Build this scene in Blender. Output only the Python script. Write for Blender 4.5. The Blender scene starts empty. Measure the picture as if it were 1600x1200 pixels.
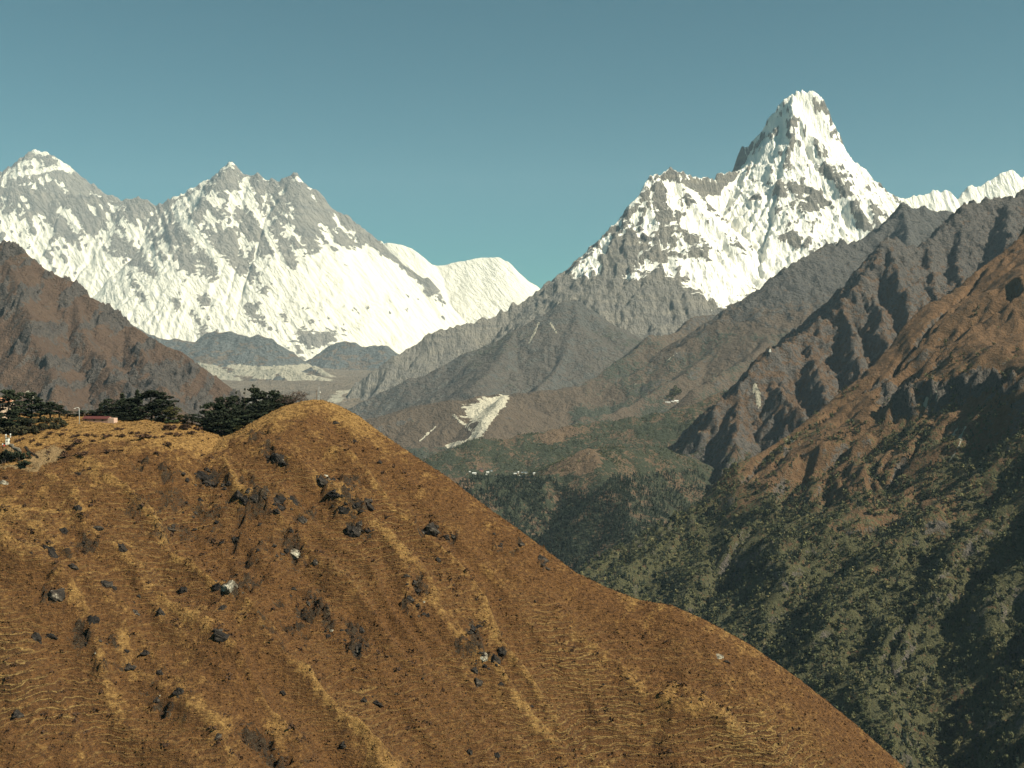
import bpy, math, random, time
import numpy as np
from mathutils import Vector
R = math.radians
T0 = time.time()
SC = bpy.context.scene
COL = SC.collection

# ------------------------------------------------------------------ camera
F, CX, CY, HOR = 1716.0, 800.0, 600.0, 550.0          # focal length and horizon of the 1600x1200 photograph
cam_d = bpy.data.cameras.new('camera')
cam = bpy.data.objects.new('camera', cam_d); COL.objects.link(cam)
cam_d.sensor_width = 36.0
cam_d.lens = 36.0 * F / 1600.0
cam_d.clip_start, cam_d.clip_end = 1.0, 200000.0
PITCH = math.atan((CY - HOR) / F)
cam.rotation_euler = (math.pi / 2 - PITCH, 0, 0)
SC.camera = cam
CP, SP = math.cos(PITCH), math.sin(PITCH)

# ------------------------------------------------------------------ light
SUN_AZ, SUN_EL = 113.0, 43.0                           # degrees right of the view direction, degrees up
SC.view_settings.view_transform = 'Standard'
SC.view_settings.look = 'None'
SC.view_settings.exposure = 0.90
SC.view_settings.gamma = 1.0
W = bpy.data.worlds.new('World'); SC.world = W; W.use_nodes = True
wn = W.node_tree.nodes; wl = W.node_tree.links
sky = wn.new('ShaderNodeTexSky'); sky.sky_type = 'NISHITA'; sky.sun_disc = False
sky.sun_elevation = R(SUN_EL); sky.sun_rotation = R(SUN_AZ); sky.altitude = 2500
sky.air_density = 1.0; sky.dust_density = 1.0; sky.ozone_density = 1.0
tint = wn.new('ShaderNodeMix'); tint.data_type = 'RGBA'; tint.blend_type = 'MULTIPLY'
tint.inputs[0].default_value = 1.0
tint.inputs[7].default_value = (0.36, 0.92, 0.76, 1)
wl.new(sky.outputs[0], tint.inputs[6])
wl.new(tint.outputs[2], wn['Background'].inputs[0])
wn['Background'].inputs[1].default_value = 0.040
sd = bpy.data.lights.new('sun', 'SUN'); sun = bpy.data.objects.new('sun', sd); COL.objects.link(sun)
sd.energy = 5.0; sd.angle = R(0.5); sd.color = (1.0, 0.93, 0.74)
a_, e_ = R(SUN_AZ), R(SUN_EL)
to_sun = Vector((math.sin(a_) * math.cos(e_), math.cos(a_) * math.cos(e_), math.sin(e_)))
sun.rotation_euler = to_sun.to_track_quat('Z', 'Y').to_euler()
SC.cycles.max_bounces = 5; SC.cycles.diffuse_bounces = 3; SC.cycles.volume_bounces = 0
SC.cycles.use_denoising = True

# ------------------------------------------------------------------ maths helpers
def ray(px, py):
    u, v = (px - CX) / F, (CY - py) / F
    dy = CP + v * SP; dz = -SP + v * CP
    return np.array((u / dy, 1.0, dz / dy))

def P(px, py, Y):
    """the point of the world seen at a photograph pixel, Y metres in front of the camera"""
    return ray(px, py) * Y

def PL(pts):
    """pixel polyline [(px, py, Y or None)] -> points; missing distances are interpolated"""
    ys = [p[2] if len(p) > 2 else None for p in pts]
    k = [i for i, y in enumerate(ys) if y is not None]
    ys = np.interp(range(len(pts)), k, [ys[i] for i in k])
    return [P(p[0], p[1], y) for p, y in zip(pts, ys)]

_rs = np.random.RandomState(7)
_perm = _rs.permutation(512); _perm = np.concatenate([_perm, _perm])
_ga = _rs.rand(512) * 2 * np.pi; _gx, _gy = np.cos(_ga), np.sin(_ga)
def perlin(x, y, seed=0):
    x = np.asarray(x, float) + seed * 17.31; y = np.asarray(y, float) - seed * 9.77
    xi = np.floor(x).astype(np.int64); yi = np.floor(y).astype(np.int64)
    xf, yf = x - xi, y - yi
    xi &= 511; yi &= 511
    u = xf * xf * xf * (xf * (xf * 6 - 15) + 10); v = yf * yf * yf * (yf * (yf * 6 - 15) + 10)
    def g(i, j, fx, fy):
        h = _perm[_perm[(xi + i) & 511] + ((yi + j) & 511)]
        return _gx[h] * fx + _gy[h] * fy
    a = g(0, 0, xf, yf); b = g(1, 0, xf - 1, yf); c = g(0, 1, xf, yf - 1); d = g(1, 1, xf - 1, yf - 1)
    return ((a + u * (b - a)) * (1 - v) + (c + u * (d - c)) * v) * 1.5
def fbm(x, y, o=5, gain=0.5, seed=0):
    t, a, f = 0, 1.0, 1.0
    for i in range(o):
        t = t + a * perlin(x * f, y * f, seed + i); a *= gain; f *= 2.03
    return t
def ridged(x, y, o=5, gain=0.55, seed=0):
    t, a, f, w = 0, 1.0, 1.0, 1.0
    for i in range(o):
        n = 1 - np.abs(perlin(x * f, y * f, seed + i)); n = n * n * w
        w = np.clip(n * 1.6, 0, 1); t = t + a * n; a *= gain; f *= 2.07
    return t
def sstep(a, b, x):
    t = np.clip((x - a) / (b - a), 0, 1); return t * t * (3 - 2 * t)
def softplus(x, k):
    return k * np.logaddexp(0, x / k)
def up2(Z):
    """twice as fine by cubic interpolation"""
    def ax(Z):
        Zp = np.concatenate([2 * Z[:1] - Z[1:2], Z, 2 * Z[-1:] - Z[-2:-1]])
        mid = (-Zp[:-3] + 9 * Zp[1:-2] + 9 * Zp[2:-1] - Zp[3:]) / 16
        out = np.empty((2 * Z.shape[0] - 1, Z.shape[1])); out[0::2] = Z; out[1::2] = mid
        return out
    return ax(ax(Z).T).T
def blur(Z, n=1):
    for _ in range(n):
        Zp = np.pad(Z, 1, mode='edge')
        Z = (Zp[:-2, 1:-1] + Zp[2:, 1:-1] + Zp[1:-1, :-2] + Zp[1:-1, 2:] + 4 * Z) / 8
    return Z

def hollow(Z, n, step=2):
    """how far the land lies below its wider surroundings (gullies positive, ribs negative)"""
    C = Z[::step, ::step]; D = blur(C, n) - C
    while step > 1: D = up2(D); step //= 2
    D = np.pad(D, ((0, max(0, Z.shape[0] - D.shape[0])), (0, max(0, Z.shape[1] - D.shape[1]))), mode='edge')
    return D[:Z.shape[0], :Z.shape[1]]

_OFF = [(-1, -1), (-1, 0), (-1, 1), (0, -1), (0, 1), (1, -1), (1, 0), (1, 1)]
def erode(Z, dx, n=14, K=0.02, m=0.45, diff=0.06, fix=None):
    """running water cuts gullies: steepest-descent routing, stream-power incision, a little creep"""
    ny, nx = Z.shape; N = ny * nx
    idx = np.arange(N).reshape(ny, nx)
    A = None
    for it in range(n):
        Zp = np.pad(Z, 1, constant_values=1e9)
        best = np.zeros((ny, nx)); rec = idx.copy(); dl = np.full((ny, nx), dx)
        low = np.full((ny, nx), 1e9)
        for oy, ox in _OFF:
            L = dx * math.hypot(oy, ox)
            nb = Zp[1 + oy:1 + oy + ny, 1 + ox:1 + ox + nx]
            s = (Z - nb) / L
            mk = s > best
            best = np.where(mk, s, best); rec = np.where(mk, idx + oy * nx + ox, rec); dl = np.where(mk, L, dl)
            low = np.minimum(low, nb)
        for e in (np.s_[0, :], np.s_[-1, :], np.s_[:, 0], np.s_[:, -1]): rec[e] = idx[e]
        order = np.argsort(-Z, axis=None, kind='stable').tolist()
        rl = rec.ravel().tolist(); A = [1.0] * N
        for i in order:
            r = rl[i]
            if r != i: A[r] += A[i]
        A = np.array(A).reshape(ny, nx)
        Fk = K * (A * dx * dx) ** m / dl
        Zr = Z.ravel()[rec.ravel()].reshape(ny, nx)
        Zn = (Z + Fk * Zr) / (1 + Fk)
        pit = (rec == idx); pit[0] = pit[-1] = False; pit[:, 0] = pit[:, -1] = False
        Zn = np.where(pit, np.maximum(Z, low + 1e-3), Zn)
        if diff: Zn = Zn + diff * (blur(Zn) - Zn) * 2
        Z = Zn if fix is None else fix * Z + (1 - fix) * Zn
    return Z, A

class Land:
    """a height field over a rectangle of the ground plan"""
    def __init__(s, x0, x1, y0, y1, dx):
        s.x0, s.y0, s.dx = x0, y0, dx
        s.nx, s.ny = int((x1 - x0) / dx) + 1, int((y1 - y0) / dx) + 1
        s.grid()
        s.att = {}
    def grid(s):
        s.X, s.Y = np.meshgrid(s.x0 + np.arange(s.nx) * s.dx, s.y0 + np.arange(s.ny) * s.dx)
    def refine(s):
        s.Z = up2(s.Z); s.A = up2(np.log(s.A)) if s.A is not None else None
        s.dx /= 2; s.ny, s.nx = s.Z.shape; s.grid()
    def ridge_lines(s, lines, base=-3000.0, warp=0.0, wl=600.0, seed=0):
        X = s.X; Y = s.Y
        if warp:
            X = X + warp * fbm(s.X / wl, s.Y / wl, 4, seed=seed); Y = Y + warp * fbm(s.X / wl, s.Y / wl, 4, seed=seed + 9)
        H = np.full(X.shape, base)
        for ln in lines:
            pts = PL(ln['p']); (f0, f1, fL) = ln['f']; (b0, b1, bL) = ln.get('b', ln['f'])
            jag, jl = ln.get('jag', 0), ln.get('jl', 150.0); acc = 0.0
            for a, b in zip(pts[:-1], pts[1:]):
                vx, vy = b[0] - a[0], b[1] - a[1]; l = math.hypot(vx, vy) + 1e-6
                t = np.clip(((X - a[0]) * vx + (Y - a[1]) * vy) / l ** 2, 0, 1)
                ex, ey = X - a[0] - t * vx, Y - a[1] - t * vy
                d = np.sqrt(ex * ex + ey * ey)
                fr = (vx * (Y - a[1]) - vy * (X - a[0])) < 0
                s0 = np.where(fr, f0, b0); s1 = np.where(fr, f1, b1); L = np.where(fr, fL, bL)
                z = a[2] + t * (b[2] - a[2]) - (s1 * d + (s0 - s1) * L * (1 - np.exp(-d / L)))
                if jag: z = z + jag * (np.minimum(1, (acc + t * l) / ln['fade']) if 'fade' in ln else 1.0) * fbm((acc + t * l) / jl, 0 * t + 3.3 * seed, 4, 0.6, seed)
                H = np.maximum(H, z); acc += l
        s.Z = H; s.A = None
        return H
    def erode(s, **k):
        s.Z, s.A = erode(s.Z, s.dx, **k)
    def slope(s):
        gy, gx = np.gradient(s.Z, s.dx)
        s.gx, s.gy = gx, gy
        return np.sqrt(gx * gx + gy * gy)
    def z(s, x, y):
        fx = np.clip((np.asarray(x, float) - s.x0) / s.dx, 0, s.nx - 1.001); fy = np.clip((np.asarray(y, float) - s.y0) / s.dx, 0, s.ny - 1.001)
        i, j = fx.astype(int), fy.astype(int); fx, fy = fx - i, fy - j
        Z = s.Z
        return (Z[j, i] * (1 - fx) + Z[j, i + 1] * fx) * (1 - fy) + (Z[j + 1, i] * (1 - fx) + Z[j + 1, i + 1] * fx) * fy
    def inside(s, x, y):
        return (x > s.x0) & (x < s.x0 + (s.nx - 1) * s.dx) & (y > s.y0) & (y < s.y0 + (s.ny - 1) * s.dx)
    def hit(s, px, py):
        """the point of this land that stands at a photograph pixel (first crossing along the sight line), or None"""
        d = ray(px, py)
        Y = np.arange(s.y0, s.y0 + (s.ny - 1) * s.dx, s.dx * 0.5)
        x = d[0] * Y; ok = s.inside(x, Y)
        g = np.where(ok, s.z(x, Y) - d[2] * Y, -1)
        k = np.argmax(g > 0)
        if not (g > 0).any(): return None
        y = Y[k]
        if k and ok[k - 1]:
            y = Y[k - 1] + (Y[k] - Y[k - 1]) * (0 - g[k - 1]) / (g[k] - g[k - 1] + 1e-9)
        return np.array((d[0] * y, y, float(s.z(d[0] * y, y))))
    def patch(s, px, py, rx, rz, ang=0.0, rag=0.35, k=1.0, seed=0):
        """a ragged patch of ground cover around the place seen at a pixel: rx, rz in photograph pixels at that place's distance,
        measured on the slope (across x, up z)"""
        c = s.hit(px, py)
        if c is None: return np.zeros(s.X.shape)
        m = c[1] / F; ca, sa = math.cos(R(ang)), math.sin(R(ang))
        u = (s.X - c[0]) / m; w = (s.Z - c[2]) / m - (s.Y - c[1]) * 0.0
        uu, ww = (u * ca + w * sa) / rx, (-u * sa + w * ca) / rz
        dd = np.sqrt(uu * uu + ww * ww) + rag * fbm(s.X / (m * rx * .6), (s.Z + s.Y) / (m * rz * .6), 4, seed=seed)
        near = np.abs(s.Y - c[1]) < 14 * m * max(rx, rz)
        return k * np.where(near, 1 - sstep(0.75, 1.1, dd), 0)
    def streak(s, pts, w, rag=0.4, seed=0):
        """a ragged band along a line of pixels on this land; w in photograph pixels"""
        out = np.zeros(s.X.shape); hp = [s.hit(*p) for p in pts]; hp = [h for h in hp if h is not None]
        for a, b in zip(hp[:-1], hp[1:]):
            m = (a[1] + b[1]) / 2 / F
            vx, vz = (b[0] - a[0]) / m, (b[2] - a[2]) / m; l2 = vx * vx + vz * vz + 1e-6
            u, q = (s.X - a[0]) / m, (s.Z - a[2]) / m
            t = np.clip((u * vx + q * vz) / l2, 0, 1)
            d = np.hypot(u - t * vx, q - t * vz) / w + rag * fbm(s.X / (m * 9), (s.Z + s.Y) / (m * 9), 4, seed=seed)
            lo, hi = min(a[1], b[1]), max(a[1], b[1]); pad = 0.06 * lo
            out = np.maximum(out, np.where((s.Y > lo - pad) & (s.Y < hi + pad), 1 - sstep(0.7, 1.1, d), 0))
        return out
    def build(s, name, mat, keep=None, smooth=True):
        ny, nx = s.Z.shape
        co = np.stack([s.X, s.Y, s.Z], -1).reshape(-1, 3)
        i = np.arange(ny * nx).reshape(ny, nx)
        q = np.stack([i[:-1, :-1], i[:-1, 1:], i[1:, 1:], i[1:, :-1]], -1).reshape(-1, 4)
        if keep is not None:
            kq = (keep[:-1, :-1] | keep[1:, 1:] | keep[1:, :-1] | keep[:-1, 1:]).ravel(); q = q[kq]
            used = np.zeros(ny * nx, bool); used[q.ravel()] = True
            new = np.cumsum(used) - 1; q = new[q]; co = co[used]
        else: used = None
        me = mesh_from(name, co, q)
        for k, v in s.att.items():
            v = v.ravel() if used is None else v.ravel()[used]
            at = me.attributes.new(k, 'FLOAT', 'POINT'); at.data.foreach_set('value', np.clip(v, -4, 4).astype(np.float32))
        if smooth: me.polygons.foreach_set('use_smooth', np.ones(len(q), bool))
        me.materials.append(mat)
        o = bpy.data.objects.new(name, me); COL.objects.link(o)
        o['kind'] = 'structure'
        print('%-22s %8d verts  %.1fs' % (name, len(co), time.time() - T0))
        return o

def mesh_from(name, co, faces):
    """mesh from a vertex array and an array of equal-sized faces"""
    me = bpy.data.meshes.new(name)
    co = np.asarray(co, np.float32); faces = np.asarray(faces, np.int32)
    nf, k = faces.shape
    me.vertices.add(len(co)); me.vertices.foreach_set('co', co.ravel())
    me.loops.add(nf * k); me.loops.foreach_set('vertex_index', faces.ravel())
    me.polygons.add(nf); me.polygons.foreach_set('loop_start', np.arange(0, nf * k, k, dtype=np.int32))
    me.polygons.foreach_set('loop_total', np.full(nf, k, np.int32))
    me.update(calc_edges=True)
    return me

# ------------------------------------------------------------------ material helper
class NT:
    def __init__(s, name, rough=0.9):
        s.m = bpy.data.materials.new(name); s.m.use_nodes = True
        s.n, s.l = s.m.node_tree.nodes, s.m.node_tree.links
        s.b = s.n['Principled BSDF']; s.b.inputs['Roughness'].default_value = rough
        s.b.inputs['Specular IOR Level'].default_value = 0.25
        tc = s.n.new('ShaderNodeTexCoord'); s.co = tc.outputs['Object']
    def put(s, sock, v):
        if hasattr(v, 'is_output'): s.l.new(v, sock)
        elif isinstance(v, (tuple, list)): sock.default_value = tuple(v) + ((1,) if len(v) == 3 and len(sock.default_value) == 4 else ())
        else: sock.default_value = v
    def scaled(s, sx, sy, sz, rot=(0, 0, 0)):
        n = s.n.new('ShaderNodeMapping'); s.l.new(s.co, n.inputs[0]); n.inputs['Scale'].default_value = (sx, sy, sz); n.inputs['Rotation'].default_value = rot
        return n.outputs[0]
    def turned(s, ang, sx, sy, sz):
        a = s.n.new('ShaderNodeMapping'); s.l.new(s.co, a.inputs[0]); a.inputs['Rotation'].default_value = (0, ang, 0)
        n = s.n.new('ShaderNodeMapping'); s.l.new(a.outputs[0], n.inputs[0]); n.inputs['Scale'].default_value = (sx, sy, sz)
        return n.outputs[0]
    def noise(s, size, detail=5, rough=0.6, vec=None, dist=0.0, out='Fac'):
        n = s.n.new('ShaderNodeTexNoise'); s.l.new(vec or s.co, n.inputs['Vector']); n.inputs['Scale'].default_value = 1.0 / size
        n.inputs['Detail'].default_value = detail; n.inputs['Roughness'].default_value = rough; n.inputs['Distortion'].default_value = dist
        return n.outputs[out]
    def voronoi(s, size, vec=None, feature='F1', out='Distance'):
        n = s.n.new('ShaderNodeTexVoronoi'); n.feature = feature; s.l.new(vec or s.co, n.inputs['Vector']); n.inputs['Scale'].default_value = 1.0 / size
        return n.outputs[out]
    def attr(s, name):
        n = s.n.new('ShaderNodeAttribute'); n.attribute_name = name; return n.outputs['Fac']
    def math(s, op, a, b=0.0, c=0.0, clamp=False):
        n = s.n.new('ShaderNodeMath'); n.operation = op; n.use_clamp = clamp
        for i, v in enumerate((a, b, c)): s.put(n.inputs[i], v)
        return n.outputs[0]
    def step(s, x, a, b):
        n = s.n.new('ShaderNodeMapRange'); n.interpolation_type = 'SMOOTHSTEP'
        s.put(n.inputs[0], x); n.inputs[1].default_value = a; n.inputs[2].default_value = b
        return n.outputs[0]
    def mix(s, f, a, b, mode='MIX'):
        n = s.n.new('ShaderNodeMix'); n.data_type = 'RGBA'; n.blend_type = mode
        s.put(n.inputs[0], f); s.put(n.inputs[6], a); s.put(n.inputs[7], b)
        return n.outputs[2]
    def ramp(s, f, stops):
        n = s.n.new('ShaderNodeValToRGB'); s.put(n.inputs[0], f); e = n.color_ramp.elements
        while len(e) < len(stops): e.new(0.5)
        for k, (p, c) in enumerate(stops): e[k].position = p; e[k].color = tuple(c) + (1,)
        return n.outputs[0]
    def bump(s, h, dist, strength=1.0):
        n = s.n.new('ShaderNodeBump'); n.inputs['Strength'].default_value = strength; n.inputs['Distance'].default_value = dist
        s.put(n.inputs['Height'], h); s.l.new(n.outputs[0], s.b.inputs['Normal'])
    def xyz(s, i):
        n = s.n.new('ShaderNodeSeparateXYZ'); s.l.new(s.co, n.inputs[0]); return n.outputs[i]
    def done(s, col):
        s.put(s.b.inputs['Base Color'], col); return s.m

def snow_rock(name, px, rock=((.10, .10, .11), (.24, .215, .19)), snow=(.93, .90, .80), amp=1.0, lean=0.0, flute=1.0):
    """snow over rock; px = metres per render pixel there"""
    t = NT(name, 0.75)
    n1 = t.noise(px * 13, 9, 0.70, t.turned(lean, 1.1, .8, .42), .25); n2 = t.noise(px * 3.2, 4, 0.7, t.turned(lean, 1.3, .8, .5)); n3 = t.noise(px * 5, 5, .6, t.turned(lean, 1.5, .5, .12))
    s = t.math('ADD', t.attr('snow'), t.math('MULTIPLY', t.math('SUBTRACT', n1, 0.5), 1.25 * amp))
    s = t.math('ADD', s, t.math('MULTIPLY', t.math('SUBTRACT', n2, 0.5), 0.38 * amp))
    sf = t.step(s, 0.45, 0.55)
    strata = t.noise(px * 7, 5, 0.6, t.scaled(.25, .25, 1.6, (0.2, 0.25, 0)))
    rc = t.ramp(t.math('ADD', t.math('MULTIPLY', strata, .6), t.math('MULTIPLY', n2, .4)), [(.3, rock[0]), (.68, rock[1])])
    sc = t.mix(t.noise(px * 30, 4), snow, tuple(c * .93 for c in snow))
    rocky = t.math('SUBTRACT', 1.0, t.math('MULTIPLY', sf, .75))
    t.bump(t.math('ADD', t.math('MULTIPLY', t.math('ADD', n1, t.math('MULTIPLY', n2, .5)), rocky), t.math('MULTIPLY', n3, .55 * flute)), px * 14, 0.9)
    return t.done(t.mix(sf, rc, sc))

def hill_mat(name, px, grass=((.115, .062, .032), (.19, .105, .05)), rock=((.045, .045, .05), (.16, .14, .12)), green=((.02, .026, .014), (.055, .06, .026)),
             pale=(.5, .46, .36), bump=1.0):
    """dry grass, rock, shrub and bare pale ground mixed by the land's own fields"""
    t = NT(name, 0.95)
    n1 = t.noise(px * 22, 8, 0.65); n2 = t.noise(px * 4.5, 5, 0.65); n3 = t.noise(px * 1.7, 3, 0.6); n4 = t.noise(px * 90, 4, .6)
    c2 = t.math('SUBTRACT', n2, .5); c1 = t.math('SUBTRACT', n1, .5); c3 = t.math('SUBTRACT', n3, .5)
    def fac(a, w1, w2, w3, lo, hi):
        s = t.math('ADD', t.attr(a), t.math('MULTIPLY', c1, w1)); s = t.math('ADD', s, t.math('MULTIPLY', c2, w2))
        return t.step(t.math('ADD', s, t.math('MULTIPLY', c3, w3)), lo, hi)
    g = t.ramp(t.math('ADD', t.math('MULTIPLY', n1, .4), t.math('ADD', t.math('MULTIPLY', n2, .35), t.math('MULTIPLY', n4, .25))), [(.36, grass[0]), (.64, grass[1])])
    rk = t.ramp(t.math('ADD', t.math('MULTIPLY', n2, .5), t.math('MULTIPLY', n3, .5)), [(.33, rock[0]), (.66, rock[1])])
    gr = t.ramp(t.math('ADD', t.math('MULTIPLY', n2, .4), t.math('MULTIPLY', n3, .6)), [(.35, green[0]), (.65, green[1])])
    pl = t.mix(n2, pale, tuple(c * .6 for c in pale))
    c = t.mix(fac('veg', 1.3, 1.6, 1.0, .42, .58), g, gr)
    c = t.mix(fac('rock', 1.2, 1.2, .4, .40, .62), c, rk)
    c = t.mix(fac('pale', .8, 1.0, .4, .45, .58), c, pl)
    t.bump(t.math('ADD', t.math('MULTIPLY', n1, .9), t.math('ADD', t.math('MULTIPLY', n2, .35), t.math('MULTIPLY', n3, .15))), px * 16 * bump, 1.0)
    return t.done(c)

def fields(L, **k):
    for a in ('veg', 'rock', 'pale', 'snow'): L.att[a] = k.get(a, np.zeros(L.X.shape))

#LANDS
# ------------------------------------------------------------------ the high snow wall and its two summits, 25 km away
def spur(*p, s=(1.5, .9, 500), b=None, jag=0, jl=150.0):
    d = {'p': list(p), 'f': s, 'jag': jag, 'jl': jl, 'fade': 8.0 * max(jl, 60)}
    if b: d['b'] = b
    return d
FAC = (1.35, .80, 1300); BK = (1.6, 1.2, 800)
L = Land(-14300, 2600, 19000, 28600, 50)
L.ridge_lines([
    {'p': [(-120, 330, 27000), (0, 267), (19, 256), (36, 244), (53, 232), (72, 237), (84, 240), (103, 252), (125, 269), (147, 284), (169, 298), (190, 312), (230, 340, 26500)], 'f': (1.1, .9, 900), 'b': BK, 'jag': 30, 'jl': 250},
    {'p': [(-140, 300, 24800), (0, 292), (30, 285), (60, 290), (95, 300), (130, 304), (181, 310), (191, 308), (203, 307), (216, 303), (228, 308), (241, 319), (259, 313), (281, 305), (300, 294), (319, 278), (337, 267), (353, 253), (363, 246), (375, 256), (391, 269), (396, 267), (403, 264), (416, 273), (437, 278), (450, 273), (464, 269), (478, 283), (497, 299), (509, 314), (531, 330), (556, 344), (578, 359), (594, 373), (604, 386), (619, 403), (637, 422), (669, 437), (686, 452), (720, 500), (750, 560, 23200)],
     'f': FAC, 'b': BK, 'jag': 40, 'jl': 450},
    {'p': [(520, 420, 27200), (600, 378), (612, 378), (625, 378), (644, 387), (659, 401), (672, 414), (681, 415), (700, 415), (712, 411), (744, 404), (766, 403), (781, 402), (794, 408), (809, 422), (825, 434), (844, 448), (900, 490), (960, 560, 26800)], 'f': (.95, .75, 900), 'b': BK, 'jag': 14, 'jl': 300},
    spur((363, 248, 24800), (385, 300), (408, 350), (430, 400), (452, 460, 22200), s=(1.6, 1.0, 500), jag=60),
    spur((464, 270, 24800), (490, 330), (520, 385), (548, 430), (570, 490, 22300), s=(1.5, .95, 500), jag=50),
    spur((403, 266, 24800), (418, 310), (440, 350), (470, 400, 23400), s=(1.6, 1.1, 400), jag=40),
    spur((300, 295, 24800), (318, 350), (345, 400), (385, 460), (400, 500, 22300), s=(1.5, 1.0, 500), jag=60),
    spur((216, 304, 24800), (240, 370), (285, 430), (330, 490, 22300), s=(1.5, 1.0, 500), jag=60),
    spur((130, 305, 24800), (160, 370), (205, 430), (250, 490, 22400), s=(1.5, 1.0, 500), jag=60),
    spur((30, 290, 24800), (70, 350), (120, 410), (170, 470, 22600), s=(1.4, .95, 500), jag=50),
    spur((560, 345, 24600), (590, 400), (618, 450), (640, 500, 22400), s=(1.3, .9, 500), jag=30),
    spur((19, 256, 27000), (8, 290), (0, 320, 25500), s=(1.6, 1.2, 400), jag=30),
    spur((84, 240, 27000), (110, 285), (140, 320, 25800), s=(1.6, 1.2, 400), jag=30),
], base=-600, warp=30, wl=1000, seed=1)
H0 = L.Z.copy()
L.Z = L.Z + 60 * fbm(L.X / 900, L.Y / 900, 5, seed=3)
smooth_pk = sstep(-3600, -3000, L.X + (L.Y - 24500) * -.55)        # the smooth white peaks on the right
L.erode(n=16, K=0.022, m=.42, diff=.05, fix=.75 * smooth_pk)
L.refine()
sm = sstep(-3900, -3100, L.X) * sstep(25200, 26000, L.Y)
lowf = .62 + .38 * sstep(-700, 0, L.Z - np.interp(L.X, [-13000, -11500, -9500, -8000, -6600, -5200, -4200, -3000, -2000], [2650, 2300, 2050, 1900, 1950, 1900, 2300, 2600, 2600]))
L.Z += lowf * (1 - .8 * sm) * (46 * (ridged((L.X + .8 * L.Z) / 230, (L.Z - L.X) / 1600, 2, seed=15) - .8) + 30 * (ridged(L.X / 420, L.Y / 600, 4, seed=5) - .8) + 10 * fbm(L.X / 120, L.Y / 120, 3, seed=6))
sl = L.slope(); cv = blur(L.Z, 6) - L.Z
sn = .56 + .30 * (1.05 - sl) + .008 * cv + np.clip(hollow(L.Z, 40) / 150, -.28, .34) + .12 * np.clip(L.gx / (sl + .3), -1, 1) + .25 * fbm(L.X / 1500, L.Z / 700, 3, seed=8)
zpx = 550 - F * L.Z / L.Y                                            # how high on the wall
crest_band = np.interp(L.X, [-13000, -11500, -9500, -8000, -6600, -5200, -4200, -3000, -2000], [2650, 2300, 2050, 1900, 1950, 1900, 2300, 2600, 2600])
sn -= .08 * sstep(-250, 500, L.Z - crest_band) * (1 - sm)
sn += .42 * (1 - sstep(-700, 0, L.Z - crest_band)) + .10
fl = sstep(-.1, .5, fbm(L.X / 1500, L.Z / 900, 3, seed=28))
sn -= (.75 * sstep(.25, .7, fbm((L.X + .7 * L.Z) / 150, (L.Z - L.X) / 520, 5, seed=18)) * (.35 + .65 * fl) + .35 * sstep(.1, .6, fbm((L.X + .7 * L.Z) / 60, (L.Z - L.X) / 240, 4, seed=19)) * fl) * (1 - sm) * sstep(100, 400, L.Z)
for px, py, rx, rz, ang, k in [(265, 350, 45, 55, 0, -.3), (370, 285, 22, 22, 0, -.3), (395, 350, 24, 40, -20, -.45), (350, 385, 34, 30, -45, -.35), (485, 325, 22, 38, 10, -.5), (120, 330, 95, 30, -25, -.25),
                               (225, 330, 34, 22, 0, -.4), (40, 268, 50, 14, -10, -.1), (100, 272, 24, 10, -25, -.3), (345, 270, 26, 22, 0, -.2), (440, 290, 28, 18, 0, -.2), (30, 375, 60, 45, 0, .6), (150, 420, 60, 30, -30, .5), (290, 315, 36, 10, 15, .5), (430, 460, 90, 40, 0, .5), (560, 430, 70, 50, 0, .5), (375, 320, 16, 26, -20, .5), (450, 345, 14, 40, -15, .5),
                               (640, 420, 40, 4, -36, -.9), (560, 350, 40, 6, -32, -.5), (540, 375, 30, 14, -25, -.45), (672, 455, 9, 7, 0, -1.1), (395, 480, 12, 16, -20, -.8), (320, 470, 10, 9, 0, -.9), (480, 478, 9, 7, 0, -.8), (555, 415, 26, 6, 0, -.6), (490, 535, 40, 18, 15, -.8), (330, 505, 12, 16, 0, -.6), (200, 425, 12, 16, 0, -.5), (790, 422, 10, 5, 30, -.8), (352, 262, 20, 9, 40, .75), (372, 264, 12, 8, -40, .6), (464, 279, 12, 8, 0, .7), (482, 300, 8, 14, -30, .5), (100, 258, 24, 6, -40, .8), (150, 290, 30, 6, -32, .7), (318, 285, 18, 6, 38, .7), (420, 282, 14, 6, 0, .4), (30, 258, 14, 6, 35, .6)]:
    sn += L.patch(px, py, rx, rz, ang, k=k * (.6 if -.7 < k < 0 else .8), seed=int(px), rag=.6)
sn += .8 * sm
for pts, w_ in [([(53, 233), (84, 241), (110, 260), (140, 280), (170, 299), (184, 309)], 7), ([(36, 245), (53, 234), (70, 240)], 5), ([(245, 318), (275, 307), (300, 294), (320, 279), (340, 266), (362, 248)], 5), ([(364, 248), (378, 260), (390, 270), (405, 300)], 4), ([(510, 316), (535, 333), (560, 347), (585, 366)], 5), ([(464, 270), (478, 284), (470, 300)], 4), ([(20, 275), (60, 268), (95, 262)], 5),
                ([(190, 345), (240, 400), (290, 450)], 6), ([(280, 330), (330, 390), (380, 450)], 8), ([(385, 280), (395, 320), (415, 360), (440, 410)], 5), ([(100, 330), (150, 390), (200, 440)], 6)]:
    sn += 1.1 * L.streak(pts, w_, rag=.7, seed=int(pts[0][0]))
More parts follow.
